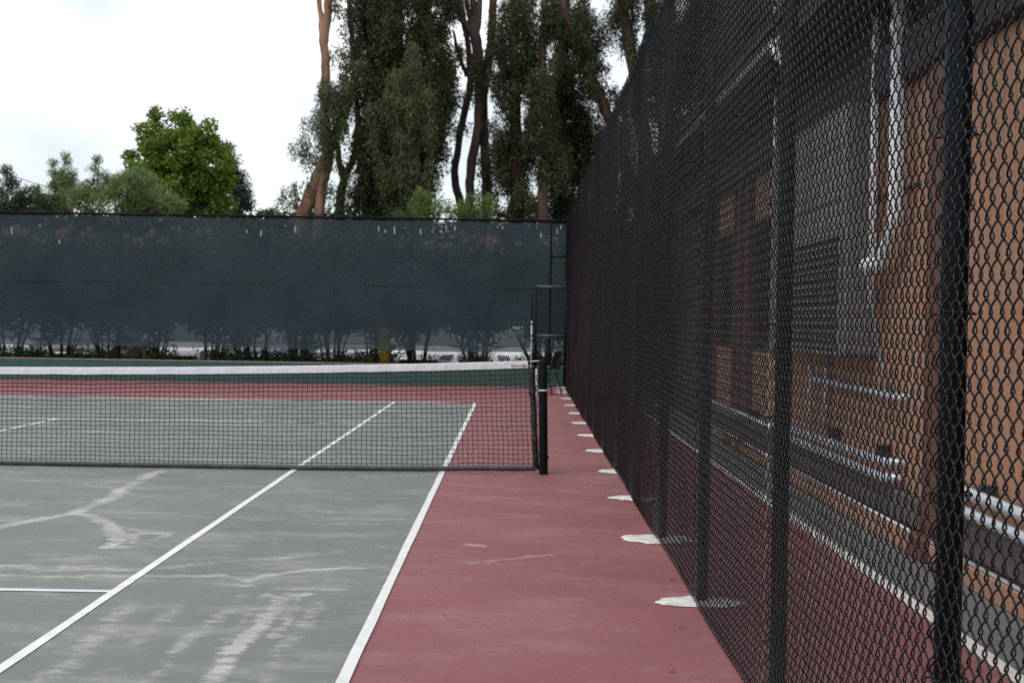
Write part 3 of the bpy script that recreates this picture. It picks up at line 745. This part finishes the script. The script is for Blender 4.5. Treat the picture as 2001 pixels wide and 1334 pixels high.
litter(1.60, 17.0, .05, 'small tan leaf heap below the gate', M['dryleaf'], 'dry_leaf')

for k in range(14):
    y_ = random.choice([random.uniform(-7.5, 4), random.uniform(-7, 12)])
    litter(fx(y_)-random.uniform(.02, .16), y_, random.uniform(.007, .016), 'tiny dry leaf scrap lying along the foot of the side fence', random.choice([M['dryleaf'], M['pebble']]), 'leaf_scrap')
    bpy.context.scene.collection.objects[-1]['group'] = 'leaf scraps along the side fence'
# ------------------------------------------------------------------ foliage
def leaf_cloud(name, centers, sizes, n_per, length, width, spread, droop, seed, mat_, parent, tint0=(.0, 1.), hang=0.):
    """leaves scattered round clump centres; one quad (rhombus) per leaf"""
    rg = np.random.default_rng(seed); centers = np.asarray(centers, float); m = len(centers)
    C = np.repeat(centers, n_per, 0); S = np.repeat(np.asarray(sizes, float), n_per)
    N = len(C); off = rg.normal(0, 1, (N, 3)); off /= np.linalg.norm(off, axis=1, keepdims=True)+1e-9
    off *= (rg.random((N, 1))**.5)*S[:, None]*spread
    off[:, 2] -= hang*np.abs(off[:, 2])*rg.random(N)
    if droop > 1: off *= np.array([.78, .78, 1.55])
    P = C+off
    d = rg.normal(0, 1, (N, 3)); d[:, 2] -= droop; d /= np.linalg.norm(d, axis=1, keepdims=True)+1e-9
    s = np.cross(d, rg.normal(0, 1, (N, 3))); s /= np.linalg.norm(s, axis=1, keepdims=True)+1e-9
    ln = length*rg.uniform(.6, 1.3, N)[:, None]; wd = width*rg.uniform(.7, 1.3, N)[:, None]
    V = np.stack([P, P+d*ln*.45+s*wd*.5, P+d*ln, P+d*ln*.45-s*wd*.5], 1).reshape(-1, 3)
    F = np.arange(4*N).reshape(N, 4)
    me = npmesh(name, V, F)
    ct = np.repeat(rg.uniform(tint0[0], tint0[1], m), n_per)
    t = np.clip(.55*ct+.45*rg.random(N), 0, 1)
    A = me.attributes.new('tint', 'FLOAT', 'FACE'); A.data.foreach_set('value', t.astype(np.float32))
    return link(name, me, mat_, parent)

def blob_clumps(blobs, Y, per_m2, seed, depth=1.0, shell=.35):
    """blobs in (cx, cy, rx, ry) of the view, at distance Y -> clump centres through ellipsoids"""
    rg = np.random.default_rng(seed); out_ = []
    for b_ in blobs:
        cx, cy, rx_, ry_ = b_[:4]; den = b_[4] if len(b_) > 4 else 1.
        dy = b_[5] if len(b_) > 5 else 0.
        c = at(cx, cy, Y+dy); k = (Y+dy-CAM.y)/FPX; rX, rZ = rx_*k, ry_*k; rY = depth*min(2.2, (rX+rZ)/2)
        n = max(3, int(per_m2*den*math.pi*rX*rZ))
        d = rg.normal(0, 1, (n, 3)); d /= np.linalg.norm(d, axis=1, keepdims=True)
        q = (shell+(1-shell)*rg.random((n, 1)))**.6
        out_.append(np.array(c)+d*q*np.array([rX, rY, rZ]))
    return np.concatenate(out_)

def limb(mb, pts, rad, Y, n=10, jit=.0, seed=0, dy=0.):
    rg = random.Random(seed); P_ = [at(x, y, Y+dy) for x, y in pts]; k = (Y-CAM.y)/FPX
    Q = []; R_ = []
    for i in range(len(P_)-1):
        p0 = P_[max(i-1, 0)]; p1 = P_[i]; p2 = P_[i+1]; p3 = P_[min(i+2, len(P_)-1)]
        for t in (0, .25, .5, .75):
            Q.append(.5*((2*p1)+(p2-p0)*t+(2*p0-5*p1+4*p2-p3)*t*t+(3*p1-p0-3*p2+p3)*t**3)+Vector((rg.uniform(-jit, jit), rg.uniform(-jit, jit), 0)))
            R_.append((rad[i]*(1-t)+rad[i+1]*t)*k*(1+rg.uniform(-.06, .06)))
    Q.append(P_[-1]); R_.append(rad[-1]*k); mb.tube(Q, R_, n)

DENS = 1.0
def tree(name, label, Y, trunks, blobs, leafm, barkm, per_m2=7, n_per=70, length=.20, width=.05, clump=.42, droop=1.2, seed=1, cat='tree', group=None, base=None, hang=.4, depth=1.0, tint=(0, 1)):
    b0 = at(*base, Y) if base else at(trunks[0][0][0][0], 425, Y)
    e = thing(name, label, cat, (b0.x, Y, -.16), group)
    mb = MB()
    for i, (pts, rad) in enumerate(trunks):
        if i == 0 or pts[0][1] >= 425 or pts[0] == (1300, 260):      # every stem that starts low stands on the ground
            g0 = at(pts[0][0], pts[0][1], Y); mb.tube([(g0.x-.2, Y, -.3), ((g0.x*2-.2)/2, Y, g0.z*.5), tuple(g0)], [rad[0]*1.5*(Y-CAM.y)/FPX, rad[0]*1.15*(Y-CAM.y)/FPX, rad[0]*(Y-CAM.y)/FPX], 12, cap=False)
        limb(mb, pts, rad, Y, 10, .03, seed+i)
    mb.build('trunk', barkm, e, True)
    if blobs:
        gum = name == 'gum_tree'
        C_ = blob_clumps(blobs, Y, per_m2*((1.12 if seed in (17, 19, 11) else 1.02) if gum else 1.3), seed, depth)
        if gum: length, width, n_per = length*.92, width*1.0, int(n_per*1.45)
        # twigs from clump centres towards the nearest trunk point
        leaf_cloud('crown', C_, np.full(len(C_), clump), n_per, length, width, 1.0, droop, seed+50, leafm, e, hang=hang, tint0=tint)
        rg = random.Random(seed+3); tv = [Vector(v) for v in mb.v[::10]]; tw = MB()
        for c in C_[::3]:
            c = Vector(c); q = min(tv, key=lambda v: (v-c).length+abs(v.z-c.z+1.0)*.5)
            if (q-c).length > 4.5: continue
            mid = (q+c)/2+Vector((rg.uniform(-.2, .2), rg.uniform(-.2, .2), .15)); tw.tube([q, mid, c], [.035, .022, .008], 4, cap=False)
        if tw.v: stuffpart(tw.build('twigs', M['bark_dark'], e, True))
    return e

GE = 'tall gum trees beyond the far fence'
YT = 50
tree('gum_tree', 'leaning pale barked gum tree left of the dense dark one', YT,
     [([(588, 430), (605, 385), (628, 330), (650, 275), (672, 225), (690, 175), (700, 120)], [14, 13, 12, 11, 9, 7, 5]),
      ([(622, 430), (630, 360), (640, 320), (638, 270), (634, 200), (637, 130), (632, 80), (626, 20), (618, -60)], [11, 10, 12, 10, 9, 9, 8, 5, 4]),
      ([(633, 90), (640, 40), (642, -20), (645, -60)], [7, 8, 8, 7])],
     [(655, 240, 40, 44, .8, -1.), (632, 300, 24, 34, .6, -1.), (640, 190, 26, 40, .6, -1.), (690, 150, 26, 50, .8, -.6), (668, 100, 28, 40, .55), (660, 165, 40, 45, .9), (655, 215, 40, 45, .9), (612, 250, 26, 50, .5), (598, 300, 28, 36, .7), (640, 290, 22, 40, .5), (582, 385, 36, 40, .55), (640, 395, 40, 35, .8), (668, 345, 22, 40, .5), (668, 10, 22, 26, .6)],
     M['euc_light'], M['bark_pale'], per_m2=7.5, n_per=60, clump=.36, seed=11, group=GE, length=.19)
tree('gum_tree', 'thin forked gum stem just left of the dense dark gum', YT+1.5,
     [([(664, 432), (666, 390), (672, 350), (690, 310), (700, 240), (690, 120), (682, 0), (680, -60)], [9, 9, 8, 6, 6, 5, 5, 4]), ([(672, 360), (664, 320), (660, 280)], [7, 6, 4])],
     [(680, 60, 16, 60, .6), (690, 380, 26, 40, .7)], M['euc'], M['bark_dark'], per_m2=7, n_per=50, clump=.34, seed=13, group=GE)
tree('gum_tree', 'broad dense dark gum tree with drooping foliage, left of centre', YT+1,
     [([(770, 440), (768, 300), (762, 180), (775, 60), (770, -70)], [18, 17, 15, 13, 11]), ([(764, 220), (800, 120), (830, 0), (840, -60)], [9, 8, 7, 6]), ([(765, 260), (730, 150), (715, 20), (700, -60)], [9, 8, 6, 5])],
     [(775, 40, 90, 90, 1.3), (735, 150, 55, 90, 1.2), (840, 130, 48, 95, 1.2), (790, 170, 60, 80, 1.3), (812, 240, 72, 105, 1.3), (735, 290, 50, 100, 1.2), (765, 370, 72, 62, 1.2), (838, 320, 32, 60, .9), (720, -10, 46, 60, 1.1), (855, 0, 45, 70, 1.2),
      (860, 200, 30, 90, 1.), (770, 280, 60, 90, 1.2), (708, 395, 30, 34, 1.), (800, 390, 50, 34, 1.)],
     M['euc'], M['bark_dark'], per_m2=9, n_per=95, clump=.45, droop=1.6, seed=17, group=GE, hang=.6)
tree('gum_tree', 'lighter drooping gum crown standing in front of the dense dark gum', YT-2,
     [([(815, 440), (815, 330), (812, 220), (805, 120)], [5, 4, 3, 2])],
     [(800, 145, 34, 52, .9), (815, 215, 40, 60, .9), (775, 190, 30, 55, .7), (790, 290, 30, 55, .6), (840, 250, 24, 50, .6), (760, 330, 32, 50, .5), (730, 250, 24, 60, .45), (810, 350, 36, 50, .7), (800, 405, 40, 30, .6)],
     M['euc_light'], M['bark_dark'], per_m2=8, n_per=75, clump=.38, droop=2.0, seed=19, group=GE, hang=.8)
tree('gum_tree', 'slender bare gum stem curving out at its foot, leftmost of three', YT+3,
     [([(905, 440), (900, 395), (888, 350), (895, 290), (906, 230), (918, 170), (916, 110), (905, 30), (896, -60)], [9, 8, 7.5, 7, 7, 7, 6, 5, 4]), ([(912, 150), (895, 100), (885, 60)], [5, 4, 2])],
     [(900, 160, 26, 70, .6), (885, 90, 30, 60, .5), (905, 260, 20, 30, .25), (870, 250, 25, 50, .4)], M['euc_light'], M['bark_dark'], per_m2=7, n_per=55, clump=.34, seed=23, group=GE)
tree('gum_tree', 'grey gum stem with limbs fanning out high up, middle of three', YT+2,
     [([(915, 440), (918, 380), (920, 330), (932, 260), (938, 190), (935, 130), (930, 80), (925, 50)], [10, 9, 9, 9.5, 10, 11, 11, 10]), ([(928, 75), (905, 40), (888, 0), (880, -60)], [8, 7, 6, 4]), ([(926, 60), (912, 10), (905, -60)], [6, 5, 4]),
      ([(927, 60), (925, 0), (922, -60)], [6, 6, 5]), ([(930, 70), (936, 20), (938, -60)], [7, 6, 5])],
     [(945, 150, 26, 60, .6), (925, 130, 22, 50, .5), (935, 330, 18, 40, .4), (905, 20, 20, 40, .3)], M['euc'], M['bark_dark'], per_m2=7, n_per=55, clump=.34, seed=29, group=GE)
tree('gum_tree', 'straight gum stem with rusty streaks, right of the fanning stem', YT+2.5,
     [([(950, 440), (950, 380), (948, 300), (944, 230), (946, 170), (956, 110), (962, 50), (968, -60)], [11, 10, 9, 9, 9, 9, 8, 7])],
     [(965, 330, 24, 60, .8), (955, 400, 30, 30, .8), (970, 60, 24, 60, .8)], M['euc'], M['bark_rust'], per_m2=8, n_per=60, clump=.36, seed=31, group=GE)
tree('gum_tree', 'dark leafy gum with two stems, centre right of the stand', YT+1,
     [([(1010, 440), (1010, 330), (1006, 200), (1004, 80), (1015, -60)], [13, 13, 11, 10, 9]), ([(1008, 380), (1040, 260), (1042, 170), (1028, 60), (1020, -60)], [8, 9, 9, 8, 7])],
     [(1000, 70, 40, 110, 1.), (985, 220, 30, 110, 1.), (1005, 330, 36, 70, 1.), (1000, 395, 40, 36, 1.), (1035, 120, 30, 80, .8), (975, 130, 20, 60, .8), (985, 300, 24, 50, .8), (1035, 270, 28, 70, .9)], M['euc'], M['bark_rust'], per_m2=8.5, n_per=80, clump=.40, seed=37, group=GE, droop=1.4)
tree('gum_tree', 'gum with a bare orange patch of bark low on its trunk', YT,
     [([(1062, 440), (1060, 390), (1062, 340), (1068, 260), (1060, 180), (1062, 80), (1068, -60)], [12, 11, 10, 9, 8, 7, 6])],
     [(1062, 180, 20, 50, .8, -1.), (1060, 250, 34, 70, .9), (1085, 330, 40, 60, 1.), (1030, 390, 30, 36, .8), (1065, 120, 34, 70, .8), (1060, 20, 44, 50, 1.)], M['euc'], M['bark_rust'], per_m2=8.5, n_per=80, clump=.40, seed=41, group=GE)
tree('gum_tree', 'dark dense gum hard against the corner of the side fence', YT+3,
     [([(1095, 440), (1092, 330), (1094, 220), (1100, 100), (1106, -60)], [15, 14, 13, 11, 9])],
     [(1100, 230, 44, 80, 1.3), (1105, 330, 44, 70, 1.4), (1085, 400, 50, 36, 1.3), (1120, 130, 40, 70, 1.1), (1110, 30, 50, 70, 1.1), (1145, 290, 36, 60, 1.), (1125, 250, 36, 60, 1.2)], M['euc'], M['bark_dark'], per_m2=9, n_per=85, clump=.42, seed=43, group=GE)
tree('gum_tree', 'gum trunk leaning left out from behind the side fence', YT+1,
     [([(1250, 400), (1205, 270), (1180, 205), (1150, 140), (1128, 90), (1100, 10), (1085, -60)], [11, 10.5, 10, 9, 8, 7, 6])],
     [(1165, 160, 20, 40, .8, -1.), (1150, 60, 40, 60, .9), (1160, 190, 30, 36, .8), (1195, 190, 30, 36, .7), (1190, 260, 40, 40, .7), (1130, 130, 30, 50, .8), (1165, 120, 30, 40, .8)], M['euc'], M['bark_rust'], per_m2=8, n_per=75, clump=.38, seed=47, group=GE, base=(1250, 400))
tree('gum_tree', 'rightmost gum of the stand, rising above the side fence', YT,
     [([(1262, 300), (1240, 140), (1222, 50), (1210, -60)], [15, 13, 12, 11]), ([(1300, 260), (1275, 60), (1262, -60)], [14, 13, 11])],
     [(1220, 20, 40, 60, .9), (1260, 50, 40, 70, 1.), (1205, 60, 20, 40, .6), (1290, 20, 40, 70, 1.), (1330, 90, 60, 70, .9), (1390, 60, 60, 90, .9), (1290, 170, 40, 50, .8), (1360, 200, 50, 50, .7)], M['euc'], M['bark_rust'], per_m2=8, n_per=80, clump=.40, seed=53, group=GE, base=(1262, 300))
tree('gum_tree', 'gum crown seen only through the upper side fence', YT+4,
     [([(1480, 300), (1470, 140), (1450, -60)], [16, 14, 12])],
     [(1320, 100, 60, 80, 1.4), (1380, 120, 60, 90, 1.4), (1270, 190, 50, 50, 1.1), (1330, 220, 50, 50, 1.), (1420, 180, 60, 60, 1.2), (1450, 60, 70, 90, 1.4), (1400, 20, 70, 60, 1.3), (1450, 80, 70, 90, 1.), (1530, 60, 60, 90, 1.), (1480, 180, 70, 50, .9), (1180, 330, 40, 40, .8)], M['euc'], M['bark_dark'], per_m2=7, n_per=70, clump=.42, seed=59, group=GE, base=(1480, 300))

tree('broadleaf_tree', 'round bright green broadleaf tree standing left of the gums', YT,
     [([(350, 440), (350, 380), (352, 320)], [9, 8, 6]), ([(350, 390), (320, 320), (305, 270)], [5, 4, 2]), ([(350, 390), (390, 320), (405, 280)], [5, 4, 2])],
     [(350, 300, 72, 62, 1.), (295, 330, 45, 55, 1.), (405, 335, 48, 62, 1.), (350, 370, 92, 48, 1.), (292, 262, 26, 34, .8), (345, 245, 34, 22, .7), (395, 262, 38, 34, .8), (270, 375, 26, 38, .9), (430, 375, 26, 40, .9), (298, 222, 10, 12, .8), (362, 228, 9, 14, .7), (258, 300, 10, 22, .6), (395, 402, 70, 24, 1.), (300, 400, 50, 22, 1.), (440, 345, 18, 36, .9)],
     M['maple'], M['bark_dark'], per_m2=9, n_per=60, clump=.34, length=.17, width=.13, droop=.5, seed=61, hang=.2)
tree('conifer_tree', 'dark green tree behind the right side of the bright green tree', YT+6,
     [([(462, 440), (460, 380), (450, 320)], [7, 6, 3])],
     [(455, 330, 20, 40, 1.), (470, 380, 24, 42, 1.2), (440, 300, 18, 30, 1.), (484, 392, 12, 22, .8)], M['conifer'], M['bark_dark'], per_m2=12, n_per=80, clump=.34, length=.16, width=.05, droop=.3, seed=67)
YB = 36
tree('feathery_bush', 'dark olive bush at the left edge behind the windscreen', YB,
     [([(15, 440), (15, 400)], [2, 1.5]), ([(15, 410), (12, 350), (18, 322)], [1.5, 1, .4])],
     [(5, 392, 45, 36, 1.), (55, 396, 34, 30, 1.), (8, 355, 14, 24, .6), (16, 330, 5, 12, .5), (28, 352, 6, 16, .4), (75, 402, 24, 22, 1.)], M['conifer'], M['bark_dark'], per_m2=24, n_per=80, clump=.22, length=.13, width=.03, droop=-.6, seed=71, cat='bush', group='bushes above the windscreen', tint=(.3, 1))
tree('feathery_bush', 'feathery grey green bush with a tall pointed tip at left', YB+1,
     [([(122, 440), (122, 380), (128, 312)], [2, 1.2, .3]), ([(110, 400), (104, 350), (103, 325)], [1.2, .7, .3])],
     [(122, 390, 42, 34, 1.), (124, 362, 26, 24, .9), (127, 340, 15, 20, .8), (129, 318, 5, 14, .8), (103, 352, 12, 24, .6), (103, 328, 4, 12, .6), (92, 392, 30, 28, 1.), (146, 366, 12, 24, .8), (140, 345, 8, 14, .6)], M['willow'], M['bark_dark'], per_m2=24, n_per=80, clump=.19, length=.13, width=.024, droop=-.9, seed=73, cat='bush', group='bushes above the windscreen', tint=(0, .8))
tree('feathery_bush', 'slim feathery bush with a single upright spike, second tip', YB-1,
     [([(182, 440), (182, 380), (187, 318)], [2, 1.2, .3])],
     [(178, 392, 34, 30, 1.), (180, 368, 18, 18, .9), (184, 345, 10, 20, .9), (187, 322, 5, 14, .8), (212, 370, 20, 26, .9), (212, 350, 8, 12, .7), (160, 385, 22, 26, 1.)], M['willow'], M['bark_dark'], per_m2=24, n_per=80, clump=.19, length=.13, width=.024, droop=-.9, seed=79, cat='bush', group='bushes above the windscreen', tint=(.1, .9))
tree('feathery_bush', 'soft pale green bush under the bright green tree, nearest it', YB-2,
     [([(270, 440), (268, 390)], [2, 1])],
     [(255, 372, 46, 40, 1.), (300, 392, 44, 28, 1.), (220, 392, 38, 30, 1.), (335, 402, 22, 18, 1.), (282, 352, 22, 18, .9), (236, 352, 18, 16, .8), (345, 406, 20, 12, 1.)], M['willow'], M['bark_dark'], per_m2=24, n_per=80, clump=.22, length=.14, width=.024, droop=-.6, seed=83, cat='bush', group='bushes above the windscreen', tint=(.3, 1))
tree('feathery_bush', 'yellow green bush below the dense gum, left clump', 31,
     [([(835, 440), (838, 400)], [3, 2])],
     [(832, 405, 34, 26, 1.), (862, 412, 26, 18, 1.), (822, 385, 12, 12, .7)], M['yellowbush'], M['bark_dark'], per_m2=18, n_per=65, clump=.22, length=.13, width=.03, droop=-.5, seed=89, cat='bush', group='bushes above the windscreen')
tree('feathery_bush', 'yellow green bush at the foot of the slender gums, right clump', 31.5,
     [([(925, 440), (925, 400)], [3, 2])],
     [(905, 412, 30, 18, 1.), (938, 405, 30, 22, 1.), (955, 398, 12, 14, .8)], M['yellowbush'], M['bark_dark'], per_m2=18, n_per=65, clump=.22, length=.13, width=.03, droop=-.5, seed=97, cat='bush', group='bushes above the windscreen')
tree('feathery_bush', 'small dark bush tip beside the left foot of the leaning gum', 40,
     [([(512, 440), (512, 412)], [3, 2])], [(512, 420, 14, 12, 1.), (540, 415, 12, 10, .8)], M['conifer'], M['bark_dark'], per_m2=16, n_per=60, clump=.22, length=.13, width=.04, droop=0, seed=101, cat='bush', group='bushes above the windscreen')

# ------------------------------------------------------------------ oleander hedge behind the windscreen
ordn = ['first', 'second', 'third', 'fourth', 'fifth', 'sixth', 'seventh', 'eighth', 'ninth', 'tenth', 'eleventh', 'twelfth']
HP = [20, 120, 215, 300, 410, 490, 580, 650, 730, 815, 935, 1060]
FLW = {0: 26, 1: 22, 2: 10, 3: 30, 4: 6, 10: 44, 9: 20, 11: 6}
for i, hx in enumerate(HP):
    Yh = 20.3+random.uniform(-.2, .3); c = at(hx, 700, Yh); rg = random.Random(200+i)
    pk = FLW.get(i, 0) >= 20
    e = thing('oleander_shrub', f'{ordn[i]} oleander shrub from the left behind the windscreen' + (', topped with pink flowers' if pk else ', mostly green'), 'shrub', (c.x, Yh, -.16), 'oleander hedge behind the windscreen')
    sm = MB(); tips = []
    for s in range(9):
        a = rg.uniform(0, 6.28); r1 = rg.uniform(.25, .8); h = rg.uniform(1.2, 2.2)
        b0 = Vector((c.x+.13*math.cos(a), Yh+.13*math.sin(a), -.18)); t0 = Vector((c.x+r1*math.cos(a), Yh+.6*r1*math.sin(a), h))
        md_ = b0.lerp(t0, .45)+Vector((-.06*math.cos(a), 0, .1)); sm.tube([b0, md_, t0], [.034, .026, .012], 6); tips.append(t0)
    sm.build('stems', M['stem'], e, True)
    C_ = []
    for _ in range(260):
        z_ = rg.uniform(1.28, 2.95); k = 1-.25*abs(z_-2.0); C_.append((c.x+rg.gauss(0, .46)*k, Yh+rg.gauss(0, .32)*k, z_))
    for _ in range(5): C_.append((c.x+rg.uniform(-.3, .3), Yh+rg.uniform(-.25, .2), rg.uniform(.9, 1.25)))
    for _ in range(7): C_.append((c.x+rg.uniform(-.5, .5), Yh+rg.uniform(-.3, .2), rg.uniform(2.9, 3.25)))
    leaf_cloud('foliage', C_, np.full(len(C_), .28), 34, .19, .05, 1.0, -.4, 300+i, M['oleander'], e)
    nf = FLW.get(i, 0)
    if nf:
        Fc = [(c.x+rg.gauss(0, .35), Yh-.45+rg.uniform(-.3, .25), rg.uniform(2.95, 3.30)) for _ in range(int(nf*.6))]
        leaf_cloud('flowers', Fc, np.full(len(Fc), .08), 12, .055, .055, 1.0, 0, 400+i, M['flower'], e)
# tree belt far behind the car park closes the view below the crowns
rb = np.random.default_rng(77); bc = np.stack([rb.uniform(-34, 16, 2600), rb.uniform(60, 66, 2600), rb.uniform(-.2, 6.3, 2600)], 1)
blt = leaf_cloud('tree_belt', bc, np.full(len(bc), .75), 26, .50, .24, 1.0, .2, 556, M['conifer'], None)
tag(blt, 'far dark belt of greenery behind the car park', 'greenery', kind='stuff')
# low dark undergrowth
gcv = []
openings = [(-9.7, -9.15), (-8.1, -7.75), (-6.95, -6.1), (-5.25, -4.95), (-2.05, -.5), (.05, .75)]   # where the parked cars show between the plants
for x in np.arange(-13, 1.9, .0125):
    if any(a_ < x < b_ for a_, b_ in openings) and random.random() < .93: continue
    gcv.append((x+random.uniform(-.08, .08), 19.6+random.uniform(-.25, .35), random.uniform(-.1, .56)))
und = leaf_cloud('undergrowth', gcv, np.full(len(gcv), .2), 26, .16, .035, 1.0, -.5, 555, M['oleander'], None)
tag(und, 'dark low undergrowth behind the low green wall', 'undergrowth', kind='stuff')

# ------------------------------------------------------------------ bollard, cars
bo = thing('bollard', 'weathered yellow bollard behind the windscreen', 'bollard', (-2.215, 19.45, -.16))
MB().tube([(-2.215, 19.45, -.16), (-2.215, 19.45, 1.12), (-2.215, 19.45, 1.19), (-2.215, 19.45, 1.22)], [.115, .115, .09, .02], 18).build('post_body', M['yellow'], bo, True)
MB().tube([(-2.215, 19.45, .98), (-2.215, 19.45, 1.05)], .118, 18).build('band', M['orange_cap'], bo, True)

def carpaint(name, c):
    m = mat(name, c, .28, var=.03, scale=2, spec=.6); m.node_tree.nodes['Principled BSDF'].inputs['Coat Weight'].default_value = .6; return m
def car(label, px, Y, rot, colr, tall=0.):
    c = at(px, 690, Y); e = thing('parked_car', label, 'car', (c.x, Y, -.16), 'cars parked behind the far fence', world=False)
    e.rotation_euler = (0, 0, rot); pm = carpaint('car_paint', colr)
    # local: front is -Y, width along X. Loft of rounded sections along the length
    st = [(-2.25, .38, .58, .62), (-2.18, .28, .70, .80), (-1.9, .22, .82, .88), (-1.2, .20, .93, .90), (-.75, .20, .98, .91), (.6, .20, 1.0, .91), (1.5, .20, 1.0, .90), (2.0, .24, .97, .86), (2.2, .32, .86, .78), (2.26, .42, .70, .62)]
    V = []; F = []; n = 12
    for (y, zb, zt, hw) in st:
        for k in range(n):
            t = 2*math.pi*(k+.5)/n; cx, sz = math.cos(t), math.sin(t)
            ex = math.copysign(abs(cx)**.45, cx); ez = math.copysign(abs(sz)**.45, sz)
            zz = (zb+zt)/2+ez*(zt-zb)/2; V.append((hw*ex*(1-.05*max(0, ez)), y, zz))
    for i in range(len(st)-1):
        for k in range(n): F.append((i*n+k, i*n+(k+1) % n, (i+1)*n+(k+1) % n, (i+1)*n+k))
    F += [tuple(range(n)), tuple((len(st)-1)*n+k for k in range(n-1, -1, -1))]
    b_ = MB().add(V, F); b_.fix = True; b_.build('body', pm, e, True)
    # cabin: glass hull with roof and pillars
    zr = 1.43+tall; rings = [(-.95, 1.85, .97, .78, .80), ]
    lo = [(-.78, -1.02), (.78, -1.02), (.80, 0.2), (.80, 1.55), (-.80, 1.55), (-.80, .2)]
    up = [(-.56, -.28), (.56, -.28), (.60, .3), (.57, 1.0), (-.57, 1.0), (-.60, .3)]
    Vg = [(x, y, .955) for x, y in lo]+[(x, y, zr-.05) for x, y in up]
    Fg = [(i, (i+1) % 6, 6+(i+1) % 6, 6+i) for i in range(6)]+[tuple(range(6, 12))]
    gl = MB().add(Vg, Fg); gl.fix = True; gl.build('glass', M['carglass'], e)
    Vr = [(x*1.03, y*1.0-(.03 if y < 0 else -.03 if y > .9 else 0), zr-.062) for x, y in up]+[(x*.86, y*.9+.02, zr) for x, y in up]
    rf = MB().add(Vr, [(i, (i+1) % 6, 6+(i+1) % 6, 6+i) for i in range(6)]+[tuple(range(6, 12)), tuple(range(5, -1, -1))]); rf.fix = True; rf.build('roof', pm, e)
    for i in (0, 1, 2, 3, 4, 5):
        a_, d_ = Vector(Vg[i]), Vector(Vg[6+i]); MB().tube([a_, a_.lerp(d_, .5)+Vector((0, 0, .01)), d_], [.045, .034, .036], 6).build('pillar', pm, e, True)
    for sx in (-1, 1):
        for y in (-1.38, 1.36):
            wh = MB().tube([(sx*.72, y, .32), (sx*.74, y, .32), (sx*.90, y, .32), (sx*.92, y, .32)], [.26, .32, .32, .26], 20).build('wheel', M['tyre'], e, True)
            MB().tube([(sx*.905, y, .32), (sx*.928, y, .32)], [.21, .19], 16).build('rim', M['rim'], wh, True)
        MB().prism([(sx*.50, .64), (sx*.80, .66), (sx*.82, .76), (sx*.55, .74)], 'y', -2.20, -2.02).build('headlight', M['lamp'], e)
        MB().prism([(sx*.55, .72), (sx*.80, .74), (sx*.80, .86), (sx*.58, .86)], 'y', 2.08, 2.235).build('taillight', M['redlamp'], e)
        MB().box(min(sx*.86, sx*1.03), max(sx*.86, sx*1.03), -.82, -.70, .97, 1.09, .02).build('mirror', pm, e)
        MB().box(min(sx*.84, sx*.925), max(sx*.84, sx*.925), -1.0, 1.0, .21, .29, .01).build('sill', M['carblack'], e)
    MB().box(-.46, .46, -2.262, -2.19, .50, .62, .012).build('grille', M['carblack'], e)
    MB().box(-.60, .60, -2.262, -2.17, .27, .37, .012).build('lower_grille', M['carblack'], e)
    MB().box(-.16, .16, -2.278, -2.263, .40, .49, .003).build('number_plate', M['plate'], e)
    return e
R_ = math.radians
car('white parked car nearest the open gate, nosing up to the fence', 1020, 24.3, R_(6), (.78, .79, .80))
car('white parked car right of the yellow bollard behind shrub stems', 850, 24.2, R_(-7), (.78, .79, .80), .06)
car('silver grey parked car just left of the yellow bollard', 690, 24.6, R_(3), (.38, .40, .43))
car('dark blue parked car hidden behind the middle of the hedge', 550, 24.8, R_(-3), (.02, .035, .09))
car('white parked car with dark grille left of the middle post', 372, 24.3, R_(4), (.74, .75, .77), .1)
car('black parked car with one bright headlight left of the white car', 190, 24.7, R_(0), (.012, .012, .014))
car('silver parked car at the far left end of the row', 38, 24.6, R_(1), (.42, .43, .45))
car('pale parked car in the row farther back at left', 130, 33, R_(92), (.45, .46, .47), .1)
car('silver parked car in the row farther back near the gate', 960, 33, R_(88), (.42, .44, .46))

# ------------------------------------------------------------------ overhead cables
def cable(label, p0, p1, sag, r):
    n = 14; pts = []
    for i in range(n+1):
        t = i/n; p = p0.lerp(p1, t); p.z -= sag*4*t*(1-t); pts.append(p)
    tag(MB().tube(pts, r, 5).build('overhead_cable', M['farblack'], None, True), label, 'cable')
cable('thin overhead wire sloping down at the left edge of the sky', at(-160, 268, 40), at(150, 382, 44), .15, .012)
cable('thin dark cable stretched just above the windscreen fence', at(330, 398, 24), at(700, 421, 24), .05, .010)
